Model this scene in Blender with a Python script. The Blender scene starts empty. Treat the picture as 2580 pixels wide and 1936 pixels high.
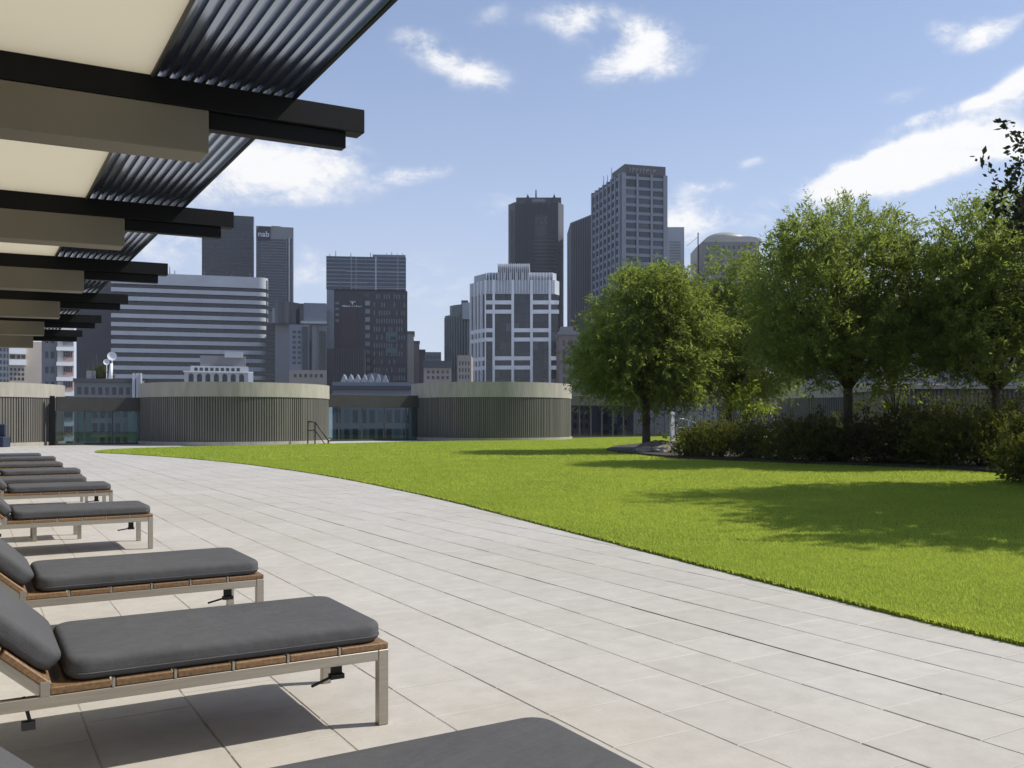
import bpy, bmesh, math, random
import numpy as np
from mathutils import Vector, Matrix
R = math.radians
random.seed(7)
rng = np.random.default_rng(11)
SC = bpy.context.scene
COL = SC.collection

# ------------------------------------------------------------------ camera, sky, sun, exposure
EYE = 1.2
F, CX, HY = 1965.0, 1106.0, 908.0          # measured on the photograph at 2212 px width
YAW = R(30.9)
RT = Vector((math.cos(YAW), -math.sin(YAW), 0))     # camera right, on the ground
FW = Vector((math.sin(YAW), math.cos(YAW), 0))      # camera forward, on the ground
cam = bpy.data.cameras.new("camera")
cam_o = bpy.data.objects.new("camera", cam)
COL.objects.link(cam_o)
cam_o.location = (0, 0, EYE)
cam_o.rotation_euler = (R(90), 0, -YAW)
cam.sensor_width = 36
cam.lens = 36 * F / 2212
cam.shift_y = 78 / 2212
cam.clip_start = .05
cam.clip_end = 9000
SC.camera = cam_o

SUN_EL = R(48)
_h = (RT * math.cos(R(12)) + FW * math.sin(R(12))).normalized()
TO_SUN = Vector((_h.x * math.cos(SUN_EL), _h.y * math.cos(SUN_EL), math.sin(SUN_EL)))
sun = bpy.data.lights.new("sun", 'SUN')
sun.energy = 5.0
sun.angle = R(.53)
sun.color = (1, .955, .88)
sun_o = bpy.data.objects.new("sun", sun)
COL.objects.link(sun_o)
sun_o.rotation_euler = TO_SUN.to_track_quat('Z', 'Y').to_euler()
sun_o.location = (20, -20, 40)

world = bpy.data.worlds.new("World")
SC.world = world
world.use_nodes = True
wn, wl = world.node_tree.nodes, world.node_tree.links
wn.clear()


def W(t, **k):
    n = wn.new(t)
    for a, b in k.items():
        setattr(n, a, b)
    return n


def wm(op, a, b=None, c=None, clamp=False):
    n = W('ShaderNodeMath', operation=op, use_clamp=clamp)
    for i, v in enumerate((a, b, c)):
        if v is None:
            continue
        if isinstance(v, (int, float)):
            n.inputs[i].default_value = v
        else:
            wl.new(v, n.inputs[i])
    return n.outputs[0]


out = W('ShaderNodeOutputWorld')
bg = W('ShaderNodeBackground')
wl.new(bg.outputs[0], out.inputs[0])
SKY_STRENGTH = .13
bg.inputs[1].default_value = SKY_STRENGTH
sky = W('ShaderNodeTexSky')
sky.sky_type = 'NISHITA'
sky.sun_disc = False
sky.sun_elevation = SUN_EL
sky.sun_rotation = math.atan2(TO_SUN.x, TO_SUN.y)
sky.air_density = 1.0
sky.dust_density = .6
sky.ozone_density = 1.6
sky.altitude = 0
tc = W('ShaderNodeTexCoord')
nrm = W('ShaderNodeVectorMath', operation='NORMALIZE')
wl.new(tc.outputs['Generated'], nrm.inputs[0])
D = nrm.outputs[0]


def dotw(v):
    n = W('ShaderNodeVectorMath', operation='DOT_PRODUCT')
    wl.new(D, n.inputs[0])
    n.inputs[1].default_value = v
    return n.outputs['Value']


az = wm('ARCTAN2', dotw(RT), dotw(FW))
sepd = W('ShaderNodeSeparateXYZ')
wl.new(D, sepd.inputs[0])
el = wm('ARCSINE', sepd.outputs[2])


def wnoise(scale, detail, rough=.55, zst=2.2, dist=0.0):
    mp = W('ShaderNodeMapping')
    mp.inputs['Scale'].default_value = (1, 1, zst)
    wl.new(D, mp.inputs['Vector'])
    n = W('ShaderNodeTexNoise')
    n.inputs['Scale'].default_value = scale
    n.inputs['Detail'].default_value = detail
    n.inputs['Roughness'].default_value = rough
    n.inputs['Distortion'].default_value = dist
    wl.new(mp.outputs[0], n.inputs['Vector'])
    return n.outputs['Fac']


fine = wnoise(17, 10, .66, 1.7, .25)
mid = wnoise(4.5, 6, .55, 2.6)
# cumulus and wisps by azimuth / elevation: (q x, q y, half width, half height, tilt deg, strength)
CLOUDS = [
    (1382, 104, 74, 40, -4, 1.25), (1372, 148, 105, 20, 0, .5), (1030, 158, 62, 26, 16, .75),
    (940, 125, 80, 30, 20, .4), (1235, 52, 42, 24, -8, .6), (1290, 25, 60, 12, -8, .25), (1050, 35, 50, 20, -10, .35),
    (610, 345, 130, 42, -5, 1.1), (500, 375, 120, 28, -8, .6), (885, 380, 85, 17, -12, .6),
    (2240, 158, 85, 20, -26, 1.3), (2140, 200, 65, 9, -24, .7), (1985, 262, 80, 9, -14, .6), (2085, 328, 80, 18, -8, 1.4), (1970, 352, 125, 26, -9, 1.6),
    (1960, 348, 100, 26, -14, 1.6), (1835, 382, 90, 20, -14, 1.2), (2180, 322, 60, 20, 0, 1.2), (1900, 415, 130, 18, -4, .45), (2105, 75, 42, 20, -8, .7),
    (2010, 72, 34, 16, 0, .6), (1960, 210, 50, 12, -8, .4), (1480, 480, 52, 40, 0, 1.25),
    (1545, 395, 46, 13, -4, .6), (1622, 348, 26, 9, -4, .5), (1080, 455, 55, 26, 0, .5),
    (930, 610, 110, 60, 0, .45), (690, 600, 80, 70, 0, .5), (380, 520, 110, 46, 0, .6),
    (1600, 468, 70, 22, 0, .6), (1180, 30, 70, 20, 0, .3), (2170, 50, 100, 12, -18, .45),
    (640, 430, 130, 16, -4, .35), (1500, 95, 90, 12, 10, .25), (890, 90, 60, 24, 10, .3), (890, 250, 40, 14, 0, .22),
]
wob = wnoise(7, 4, .55, 1.5)
wob2 = wnoise(6.3, 4, .55, 1.1, .3)
azw = wm('ADD', az, wm('MULTIPLY', wm('SUBTRACT', wob, .5), .06))
elw = wm('ADD', el, wm('MULTIPLY', wm('SUBTRACT', wob2, .5), .018))


def sstep(v, lo, hi):
    n = W('ShaderNodeMapRange', interpolation_type='SMOOTHSTEP')
    n.inputs['From Min'].default_value = lo
    n.inputs['From Max'].default_value = hi
    wl.new(v, n.inputs['Value'])
    return n.outputs[0]


acc = None
for (qx, qy, hw, hh, tilt, stg) in CLOUDS:
    hw, hh = hw * 1.25, hh * 1.35
    hyp = math.hypot(F, qx - CX)
    a0, e0 = math.atan2(qx - CX, F), math.atan2(HY - qy, hyp)
    ca, sa = math.cos(R(-tilt)), math.sin(R(-tilt))
    da, de = wm('SUBTRACT', azw, a0), wm('SUBTRACT', elw, e0)
    k = F / hyp
    ra, rh = hw / F * k, hh / F
    p = wm('ADD', wm('MULTIPLY', da, ca / ra), wm('MULTIPLY', de, sa / ra))
    q = wm('ADD', wm('MULTIPLY', da, -sa / rh), wm('MULTIPLY', de, ca / rh))
    r2 = wm('ADD', wm('MULTIPLY', p, p), wm('MULTIPLY', q, q))
    g = wm('MULTIPLY', wm('EXPONENT', wm('MULTIPLY', r2, -1.0)), stg)
    acc = g if acc is None else wm('ADD', acc, g)
acc = wm('MINIMUM', acc, 1.6)
# the rest of the sky carries the same scattered clouds
else_ = wm('MAXIMUM', wm('MULTIPLY', wm('SUBTRACT', mid, .54), 5.0), 0.0)
outv = sstep(wm('ABSOLUTE', az), R(30), R(55))
acc = wm('MAXIMUM', acc, wm('MULTIPLY', else_, wm('ADD', .12, wm('MULTIPLY', outv, .45))))
fr = wm('MULTIPLY', wm('SUBTRACT', fine, .52), 3.3)
fr = wm('MULTIPLY', fr, wm('MINIMUM', wm('MULTIPLY', acc, 1.5), 1.0))
dens = sstep(wm('ADD', acc, fr), .16, 1.2)
# thin high veil
veil = wm('MULTIPLY', wm('SUBTRACT', wnoise(2.2, 5, .5, 4.0, .6), .42), .9, clamp=True)
thin = wm('EXPONENT', wm('MULTIPLY', wm('MAXIMUM', el, 0.0), -2.1))      # air thins towards the zenith
veil = wm('MULTIPLY', wm('ADD', wm('MULTIPLY', veil, .5), .62), thin)
# pale air towards the horizon, all the way round
hz = wm('POWER', wm('SUBTRACT', 1.0, wm('MULTIPLY', wm('MAXIMUM', el, 0.0), 1.55), clamp=True), 3.2)
hz = wm('MULTIPLY', hz, .80)


def wmix(fac, a, b):
    n = W('ShaderNodeMix', data_type='RGBA')
    wl.new(fac, n.inputs[0])
    for i, v in ((6, a), (7, b)):
        if isinstance(v, tuple):
            n.inputs[i].default_value = (*v, 1)
        else:
            wl.new(v, n.inputs[i])
    return n.outputs[2]


def wscale(c, s):
    n = W('ShaderNodeVectorMath', operation='SCALE')
    wl.new(c, n.inputs[0])
    n.inputs['Scale'].default_value = s
    return n.outputs[0]


K = 1 / SKY_STRENGTH
skyc = wscale(sky.outputs[0], 1.0)
c1 = wmix(veil, skyc, (.50 * K, .60 * K, .93 * K))
c2 = wmix(hz, c1, (.76 * K, .82 * K, .94 * K))
c3 = wmix(dens, c2, (1.0 * K, 1.0 * K, 1.01 * K))
wl.new(c3, bg.inputs[0])

SC.view_settings.view_transform = 'Standard'
SC.view_settings.look = 'None'
SC.view_settings.exposure = 0
SC.view_settings.gamma = 1
SC.view_settings.use_curve_mapping = False
SC.render.engine = 'CYCLES'
SC.cycles.max_bounces = 8
SC.cycles.transparent_max_bounces = 16
SC.cycles.use_denoising = True
SC.cycles.sample_clamp_indirect = 6

# ------------------------------------------------------------------ helpers


def tag(o, label=None, cat=None, group=None, kind=None):
    if label: o['label'] = label
    if cat: o['category'] = cat
    if group: o['group'] = group
    if kind: o['kind'] = kind
    return o


def link(o, parent=None):
    COL.objects.link(o)
    if parent is not None: o.parent = parent
    return o


def empty(name, loc, rz=0):
    o = bpy.data.objects.new(name, None)
    o.location = loc
    o.rotation_euler = (0, 0, rz)
    o.empty_display_size = .3
    return link(o)


def me_from(name, verts, faces, mat, smooth=False):
    me = bpy.data.meshes.new(name)
    me.from_pydata(verts, [], faces)
    if mat: me.materials.append(mat)
    if smooth: me.shade_smooth()
    me.update()
    return me


def obj(name, me, parent=None, loc=(0, 0, 0)):
    o = bpy.data.objects.new(name, me)
    o.location = loc
    return link(o, parent)


BF = [(0, 3, 2, 1), (4, 5, 6, 7), (0, 1, 5, 4), (1, 2, 6, 5), (2, 3, 7, 6), (3, 0, 4, 7)]


def box_v(x0, x1, y0, y1, z0, z1):
    return [(x0, y0, z0), (x1, y0, z0), (x1, y1, z0), (x0, y1, z0), (x0, y0, z1), (x1, y0, z1), (x1, y1, z1), (x0, y1, z1)]


class MB:
    """collects shapes into one mesh"""
    def __init__(s): s.v, s.f = [], []

    def add(s, vs, fs):
        n = len(s.v)
        s.v += [tuple(p) for p in vs]
        s.f += [tuple(i + n for i in f) for f in fs]
        return s

    def box(s, x0, x1, y0, y1, z0, z1):
        return s.add(box_v(min(x0, x1), max(x0, x1), min(y0, y1), max(y0, y1), min(z0, z1), max(z0, z1)), BF)

    def tube(s, p0, p1, r0, r1=None, n=8, caps=True):
        r1 = r0 if r1 is None else r1
        p0, p1 = Vector(p0), Vector(p1)
        d = (p1 - p0).normalized()
        a = d.orthogonal().normalized()
        b = d.cross(a)
        vs = []
        for p, r in ((p0, r0), (p1, r1)):
            for i in range(n):
                t = 2 * math.pi * i / n
                vs.append(p + a * r * math.cos(t) + b * r * math.sin(t))
        fs = [(i, (i + 1) % n, n + (i + 1) % n, n + i) for i in range(n)]
        if caps: fs += [tuple(range(n - 1, -1, -1)), tuple(range(n, 2 * n))]
        return s.add(vs, fs)

    def path(s, pts, radii, n=8):
        for i in range(len(pts) - 1): s.tube(pts[i], pts[i + 1], radii[i], radii[i + 1], n)
        return s

    def prism(s, poly, z0, z1):
        n = len(poly)
        vs = [(x, y, z0) for x, y in poly] + [(x, y, z1) for x, y in poly]
        fs = [(i, (i + 1) % n, n + (i + 1) % n, n + i) for i in range(n)]
        fs += [tuple(range(n - 1, -1, -1)), tuple(range(n, 2 * n))]
        return s.add(vs, fs)

    def build(s, name, mat, parent=None, loc=(0, 0, 0), smooth=False, bevel=0, seg=2):
        me = me_from(name, s.v, s.f, mat, smooth)
        if bevel:
            bm = bmesh.new(); bm.from_mesh(me)
            bmesh.ops.remove_doubles(bm, verts=bm.verts, dist=1e-5)
            bmesh.ops.bevel(bm, geom=list(bm.edges), offset=bevel, segments=seg, profile=.5, affect='EDGES', clamp_overlap=True)
            bm.to_mesh(me); bm.free()
        return obj(name, me, parent, loc)


def gpt(qx, d, z=0.0):
    """point on the world at photo column qx, d metres ahead of the eye"""
    X = (qx - CX) / F * d
    p = RT * X + FW * d
    return Vector((p.x, p.y, z))


def zq(qy, d): return EYE + (HY - qy) / F * d

# ------------------------------------------------------------------ materials


def new_mat(name):
    m = bpy.data.materials.new(name)
    m.use_nodes = True
    nt = m.node_tree
    b = nt.nodes['Principled BSDF']
    return m, nt, b


def N(nt, t, **k):
    n = nt.nodes.new(t)
    for a, b in k.items(): setattr(n, a, b)
    return n


def noise(nt, scale, detail=4, rough=.55, coord='Object', stretch=None):
    t = N(nt, 'ShaderNodeTexCoord')
    n = N(nt, 'ShaderNodeTexNoise')
    n.inputs['Scale'].default_value = scale
    n.inputs['Detail'].default_value = detail
    n.inputs['Roughness'].default_value = rough
    src = t.outputs[coord]
    if stretch:
        mp = N(nt, 'ShaderNodeMapping')
        mp.inputs['Scale'].default_value = stretch
        nt.links.new(src, mp.inputs['Vector'])
        src = mp.outputs[0]
    nt.links.new(src, n.inputs['Vector'])
    return n.outputs['Fac']


def ramp(nt, fac, stops):
    r = N(nt, 'ShaderNodeValToRGB')
    while len(r.color_ramp.elements) < len(stops): r.color_ramp.elements.new(.5)
    for e, (p, c) in zip(r.color_ramp.elements, stops):
        e.position = p
        e.color = (*c, 1)
    nt.links.new(fac, r.inputs[0])
    return r.outputs[0]


def mul(c, k): return tuple(x * k for x in c)


def mat(name, col, rough=.7, metal=0, var=.18, scale=3, bump=0, bscale=40, spec=None, stretch=None, per_obj=0, coord='Object'):
    m, nt, b = new_mat(name)
    b.inputs['Roughness'].default_value = rough
    b.inputs['Metallic'].default_value = metal
    if spec is not None: b.inputs['Specular IOR Level'].default_value = spec
    f = noise(nt, scale, 5, .6, coord, stretch)
    c = ramp(nt, f, [(.3, mul(col, 1 - var)), (.7, mul(col, 1 + var))])
    if per_obj:
        oi = N(nt, 'ShaderNodeObjectInfo')
        mr = N(nt, 'ShaderNodeMapRange')
        mr.inputs['To Min'].default_value = 1 - per_obj
        mr.inputs['To Max'].default_value = 1 + per_obj
        nt.links.new(oi.outputs['Random'], mr.inputs['Value'])
        vm = N(nt, 'ShaderNodeVectorMath', operation='SCALE')
        nt.links.new(c, vm.inputs[0]); nt.links.new(mr.outputs[0], vm.inputs['Scale'])
        c = vm.outputs[0]
    nt.links.new(c, b.inputs['Base Color'])
    if bump:
        bf = noise(nt, bscale, 6, .6, coord)
        bp = N(nt, 'ShaderNodeBump')
        bp.inputs['Strength'].default_value = bump
        bp.inputs['Distance'].default_value = .01
        nt.links.new(bf, bp.inputs['Height'])
        nt.links.new(bp.outputs[0], b.inputs['Normal'])
    return m


def stone_mat(name, island):
    m, nt, b = new_mat(name)
    b.inputs['Roughness'].default_value = .62
    b.inputs['Specular IOR Level'].default_value = .35
    if island:
        rnd = N(nt, 'ShaderNodeNewGeometry').outputs['Random Per Island']
    else:
        rnd = N(nt, 'ShaderNodeObjectInfo').outputs['Random']
    t = N(nt, 'ShaderNodeNewGeometry')
    nz = N(nt, 'ShaderNodeTexNoise'); nz.inputs['Scale'].default_value = 7; nz.inputs['Detail'].default_value = 8; nz.inputs['Roughness'].default_value = .65
    nt.links.new(t.outputs['Position'], nz.inputs['Vector'])
    big = N(nt, 'ShaderNodeTexNoise'); big.inputs['Scale'].default_value = .55; big.inputs['Detail'].default_value = 4
    nt.links.new(t.outputs['Position'], big.inputs['Vector'])
    c1 = ramp(nt, rnd, [(0, (.455, .431, .388)), (.5, (.47, .446, .404)), (1, (.485, .459, .416))])
    c2 = ramp(nt, nz.outputs['Fac'], [(.3, (.885, .88, .865)), (.72, (1.06, 1.06, 1.06))])
    c3 = ramp(nt, big.outputs['Fac'], [(.35, (.95, .935, .905)), (.65, (1.03, 1.03, 1.035))])
    x = N(nt, 'ShaderNodeMix', data_type='RGBA', blend_type='MULTIPLY'); x.inputs[0].default_value = 1
    nt.links.new(c1, x.inputs[6]); nt.links.new(c2, x.inputs[7])
    y = N(nt, 'ShaderNodeMix', data_type='RGBA', blend_type='MULTIPLY'); y.inputs[0].default_value = 1
    nt.links.new(x.outputs[2], y.inputs[6]); nt.links.new(c3, y.inputs[7])
    nt.links.new(y.outputs[2], b.inputs['Base Color'])
    nz2 = N(nt, 'ShaderNodeTexNoise'); nz2.inputs['Scale'].default_value = 60; nz2.inputs['Detail'].default_value = 6
    nt.links.new(t.outputs['Position'], nz2.inputs['Vector'])
    bp = N(nt, 'ShaderNodeBump'); bp.inputs['Strength'].default_value = .25; bp.inputs['Distance'].default_value = .004
    nt.links.new(nz2.outputs['Fac'], bp.inputs['Height']); nt.links.new(bp.outputs[0], b.inputs['Normal'])
    return m


def leaf_mat(name, dark, light, trans, tfac=.35, rough=.5):
    m = bpy.data.materials.new(name)
    m.use_nodes = True
    nt = m.node_tree
    b = nt.nodes['Principled BSDF']
    o = nt.nodes['Material Output']
    g = N(nt, 'ShaderNodeNewGeometry')
    c = ramp(nt, g.outputs['Random Per Island'], [(0, dark), (.6, tuple((x + y) / 2 for x, y in zip(dark, light))), (1, light)])
    nt.links.new(c, b.inputs['Base Color'])
    b.inputs['Roughness'].default_value = rough
    b.inputs['Specular IOR Level'].default_value = .16
    t = N(nt, 'ShaderNodeBsdfTranslucent')
    t.inputs['Color'].default_value = (*trans, 1)
    mx = N(nt, 'ShaderNodeMixShader')
    mx.inputs[0].default_value = tfac
    nt.links.new(b.outputs[0], mx.inputs[1]); nt.links.new(t.outputs[0], mx.inputs[2])
    nt.links.new(mx.outputs[0], o.inputs['Surface'])
    return m


def glass_mat(name, tint, fac):
    m = bpy.data.materials.new(name)
    m.use_nodes = True
    nt = m.node_tree
    nt.nodes.remove(nt.nodes['Principled BSDF'])
    o = nt.nodes['Material Output']
    t = N(nt, 'ShaderNodeBsdfTransparent'); t.inputs[0].default_value = (*tint, 1)
    g = N(nt, 'ShaderNodeBsdfGlossy'); g.inputs['Roughness'].default_value = .02; g.inputs[0].default_value = (.9, .95, 1, 1)
    lw = N(nt, 'ShaderNodeFresnel'); lw.inputs['IOR'].default_value = fac
    mx = N(nt, 'ShaderNodeMixShader')
    nt.links.new(lw.outputs[0], mx.inputs[0]); nt.links.new(t.outputs[0], mx.inputs[1]); nt.links.new(g.outputs[0], mx.inputs[2])
    nt.links.new(mx.outputs[0], o.inputs['Surface'])
    return m


M = {}
M['tile'] = stone_mat('pale stone tile', False)
M['tile_far'] = stone_mat('pale stone tile field', True)
M['joint'] = mat('joint grit', (.36, .335, .30), .9, var=.2, scale=6)
M['concrete'] = mat('terrace concrete', (.44, .425, .40), .8, var=.1, scale=2, bump=.2)
M['soil'] = mat('soil', (.045, .036, .026), .95, var=.4, scale=9, bump=.8, bscale=20)
M['mulch'] = mat('bark mulch', (.16, .125, .095), .95, var=.5, scale=14, bump=1, bscale=30)
M['steel'] = mat('brushed steel', (.40, .365, .31), .40, metal=.85, var=.12, scale=4, stretch=(1, 20, 20))
M['teak'] = mat('oiled teak', (.20, .115, .052), .55, var=.4, scale=3, stretch=(30, 2, 30), bump=.2, per_obj=.18)
M['cushion'] = mat('charcoal canvas', (.088, .089, .094), .92, var=.07, scale=6, bump=.35, bscale=420, spec=.2)
_nt = M['cushion'].node_tree
_b = _nt.nodes['Principled BSDF']
_old = _b.inputs['Normal'].links[0].from_socket
_w = noise(_nt, 5, 3, .5, 'Object', (1, 2.2, 1))
_bp = N(_nt, 'ShaderNodeBump'); _bp.inputs['Strength'].default_value = .55; _bp.inputs['Distance'].default_value = .035
_nt.links.new(_w, _bp.inputs['Height']); _nt.links.new(_old, _bp.inputs['Normal']); _nt.links.new(_bp.outputs[0], _b.inputs['Normal'])
M['strap'] = mat('black webbing', (.012, .012, .013), .7)
M['black_steel'] = mat('black painted steel', (.006, .006, .0065), .6, var=.2, scale=2, spec=.18)
M['taupe'] = mat('taupe painted box beam', (.165, .148, .112), .6, var=.07, scale=1.2)
M['soffit'] = mat('cream translucent soffit board', (.84, .80, .70), .75, var=.025, scale=1)
_nt = M['soffit'].node_tree
_tr = _nt.nodes.new('ShaderNodeBsdfTranslucent'); _tr.inputs[0].default_value = (.85, .81, .70, 1)
_mx = _nt.nodes.new('ShaderNodeMixShader'); _mx.inputs[0].default_value = .58
_nt.links.new(_nt.nodes['Principled BSDF'].outputs[0], _mx.inputs[1]); _nt.links.new(_tr.outputs[0], _mx.inputs[2])
_nt.links.new(_mx.outputs[0], _nt.nodes['Material Output'].inputs['Surface'])
M['sheet'] = mat('profiled metal sheet', (.38, .44, .57), .17, metal=.95, var=.08, scale=1.5)
M['render'] = mat('dark wall render', (.12, .115, .105), .8, var=.08)
M['batten'] = mat('olive grey batten', (.15, .141, .12), .62, var=.14, scale=1.2, stretch=(6, 6, .3))
M['drum_core'] = mat('drum backing', (.09, .085, .068), .8, var=.15)
M['band'] = mat('weathered concrete band', (.36, .335, .28), .8, var=.16, scale=1.6, bump=.15, stretch=(2.2, 2.2, .35))
M['dark_metal'] = mat('dark bronze metal', (.045, .042, .038), .5, var=.15)
M['glass_pane'] = glass_mat('balustrade glass', (.52, .60, .60), 1.45)
M['grey_glass'] = glass_mat('smoked balustrade glass', (.45, .47, .50), 1.45)
M['rail_steel'] = mat('satin rail steel', (.45, .44, .42), .35, metal=.9, var=.05)
M['rail_white'] = mat('pale rail paint', (.55, .56, .58), .5, var=.03)
M['bark'] = mat('grey bark', (.085, .068, .05), .9, var=.35, scale=8, stretch=(4, 4, .8), bump=.8, bscale=25)
M['street'] = mat('streets and low roofs', (.17, .168, .165), .9, var=.2, scale=.05)
M['navy'] = mat('navy canvas', (.02, .03, .06), .8, var=.15)
M['rock'] = mat('weathered stone', (.34, .30, .25), .9, var=.25, scale=4, bump=.6, bscale=12)

# ------------------------------------------------------------------ ground far below and the roof terrace
GZ = -38.0
g = MB().add([(-1480, -1280, GZ), (1780, -1280, GZ), (1780, 1980, GZ), (-1480, 1980, GZ)], [(0, 1, 2, 3)]).build('ground', M['street'])
tag(g, kind='structure')
tb = MB().box(-9, 75, -7, 53, GZ + .3, -.02).build('terrace', M['concrete'])
tag(tb, kind='structure')
hw = MB().box(-6, -5.6, -6, 30, -.02, 7).build('hotel_wall', M['render'])
tag(hw, 'dark rendered hotel wall behind the pergola', 'wall')

LAWN = [(4.45, -4), (4.55, 0), (4.8, 2.74), (5.01, 4.5), (5.54, 8.14), (6.1, 12), (6.48, 16.1), (6.62, 19), (6.6, 22), (6.37, 26), (5.7, 30.5), (4.75, 34.4),
        (4.1, 36.4), (4.3, 38.2), (5.4, 40.2), (8, 41.8), (12.5, 42.9), (20.2, 45.2), (26.5, 46.2), (33, 48.8), (40, 50.2), (48, 50.4), (48, 36), (30, 36), (24.5, 32), (21.4, 28.6),
        (20, 26), (18.6, 21.1), (19.2, 17), (20.2, 13.6), (19.2, 11), (17.4, 9.8), (15.6, 8), (15, 4), (15.5, -4)]
BED = [(15.5, -4), (15, 4), (15.6, 8), (17.4, 9.8), (19.2, 11), (20.2, 13.6), (19.2, 17), (18.6, 21.1), (20, 26), (21.4, 28.6), (24.5, 32), (30, 36), (48, 36), (52, 36), (52, -4)]


def smooth_poly(p, idx0, idx1, n=6):
    o = list(p[:idx0])
    for i in range(idx0, idx1):
        p0, p1, p2, p3 = p[max(i - 1, 0)], p[i], p[i + 1], p[min(i + 2, len(p) - 1)]
        for k in range(n):
            t = k / n
            o.append(tuple(.5 * (2 * b + (c - a) * t + (2 * a - 5 * b + 4 * c - d) * t * t + (3 * b - 3 * c + d - a) * t ** 3)
                           for a, b, c, d in zip(p0, p1, p2, p3)))
    return o + list(p[idx1:])


LAWN_S = smooth_poly(LAWN, 0, 21)


def poly_slab(name, poly, z0, z1, material):
    bm = bmesh.new()
    vs = [bm.verts.new((x, y, z1)) for x, y in poly]
    f = bm.faces.new(vs)
    f.normal_update()
    if f.normal.z < 0: f.normal_flip()
    r = bmesh.ops.extrude_face_region(bm, geom=[f])
    for v in r['geom']:
        if isinstance(v, bmesh.types.BMVert): v.co.z = z0
    bmesh.ops.triangulate(bm, faces=[x for x in bm.faces if len(x.verts) > 4])
    bmesh.ops.recalc_face_normals(bm, faces=bm.faces)
    me = bpy.data.meshes.new(name)
    bm.to_mesh(me); bm.free()
    me.materials.append(material)
    return obj(name, me)


def inside(poly, x, y):
    """vectorised point in polygon"""
    x, y = np.asarray(x), np.asarray(y)
    c = np.zeros(x.shape, bool)
    n = len(poly)
    for i in range(n):
        x0, y0 = poly[i]
        x1, y1 = poly[(i + 1) % n]
        hit = ((y0 > y) != (y1 > y)) & (x < (x1 - x0) * (y - y0) / (y1 - y0 + 1e-12) + x0)
        c ^= hit
    return c


def grass_ground():
    m, nt, b = new_mat('mown turf')
    g = N(nt, 'ShaderNodeNewGeometry')
    def nz(s, d=5, r=.6):
        n = N(nt, 'ShaderNodeTexNoise'); n.inputs['Scale'].default_value = s; n.inputs['Detail'].default_value = d; n.inputs['Roughness'].default_value = r
        nt.links.new(g.outputs['Position'], n.inputs['Vector'])
        return n.outputs['Fac']
    c = ramp(nt, nz(.5), [(.3, (.145, .215, .024)), (.7, (.29, .36, .04))])
    c2 = ramp(nt, nz(26, 6, .7), [(.25, (.65, .7, .6)), (.75, (1.3, 1.25, 1.2))])
    x = N(nt, 'ShaderNodeMix', data_type='RGBA', blend_type='MULTIPLY'); x.inputs[0].default_value = 1
    nt.links.new(c, x.inputs[6]); nt.links.new(c2, x.inputs[7])
    nt.links.new(x.outputs[2], b.inputs['Base Color'])
    b.inputs['Roughness'].default_value = .9
    b.inputs['Specular IOR Level'].default_value = .1
    bp = N(nt, 'ShaderNodeBump'); bp.inputs['Strength'].default_value = .8; bp.inputs['Distance'].default_value = .03
    nt.links.new(nz(45, 6, .7), bp.inputs['Height']); nt.links.new(bp.outputs[0], b.inputs['Normal'])
    return m


M['turf'] = grass_ground()
lawn = poly_slab('lawn', LAWN_S, -.015, .022, M['turf'])
tag(lawn, kind='structure')
bed = poly_slab('planting_bed', BED, -.015, .09, M['soil'])
tag(bed, kind='structure')

# paving: pale tiles laid in rows along the pergola, each row shifted half a tile
ROW, LEN, JT, JC = .408, .432, .0065, .0058
pav = empty('paving', (0, 0, 0))
tag(pav, kind='structure')
MB().box(-3.6, 8.4, -2, 48.2, -.018, -.0028).build('joint_bed', M['joint'], pav)
MB().box(3.662 - .0055, 3.662 + .0055, -2, 40, -.003, .0006).build('expansion_joint', M['soil'], pav)
cells = []
for k in range(-14, 15):
    u0 = 2.438 + ROW * k
    for j in range(-4, 112):
        v0 = 2.403 * EYE - LEN * 6 + LEN * j + (LEN / 2 if k % 2 else 0)
        if v0 + LEN > 48: continue
        cells.append((u0 + ROW / 2, v0 + LEN / 2))
ca = np.array(cells)
allin = np.ones(len(ca), bool)
for du in (-.5, .5):
    for dv in (-.5, .5):
        allin &= inside(LAWN_S, ca[:, 0] + du * ROW, ca[:, 1] + dv * LEN)
ca = ca[~allin]
Xc = ca[:, 0] * RT.x + ca[:, 1] * RT.y
Dc = ca[:, 0] * FW.x + ca[:, 1] * FW.y
qx = CX + F * Xc / np.maximum(Dc, .1)
qy = HY + F * EYE / np.maximum(Dc, .1)
vis = (Dc > .8) & (qx > -60) & (qx < 2270) & (qy < 1740)
order = np.argsort(np.where(vis, Dc, 1e6))[:298]
near = np.zeros(len(ca), bool)
near[order] = True
near &= vis


def tile_mesh(n=5):
    ms = []
    for i in range(n):
        a, b, e = ROW / 2 - JT / 2, LEN / 2 - JC / 2, .0025
        v = [(-a, -b, -.016), (a, -b, -.016), (a, b, -.016), (-a, b, -.016), (-a, -b, -e), (a, -b, -e), (a, b, -e), (-a, b, -e),
             (-a + e, -b + e, 0), (a - e, -b + e, 0), (a - e, b - e, 0), (-a + e, b - e, 0)]
        f = [(0, 1, 5, 4), (1, 2, 6, 5), (2, 3, 7, 6), (3, 0, 4, 7), (4, 5, 9, 8), (5, 6, 10, 9), (6, 7, 11, 10), (7, 4, 8, 11), (8, 9, 10, 11)]
        ms.append(me_from('tile', v, f, M['tile']))
    return ms


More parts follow.
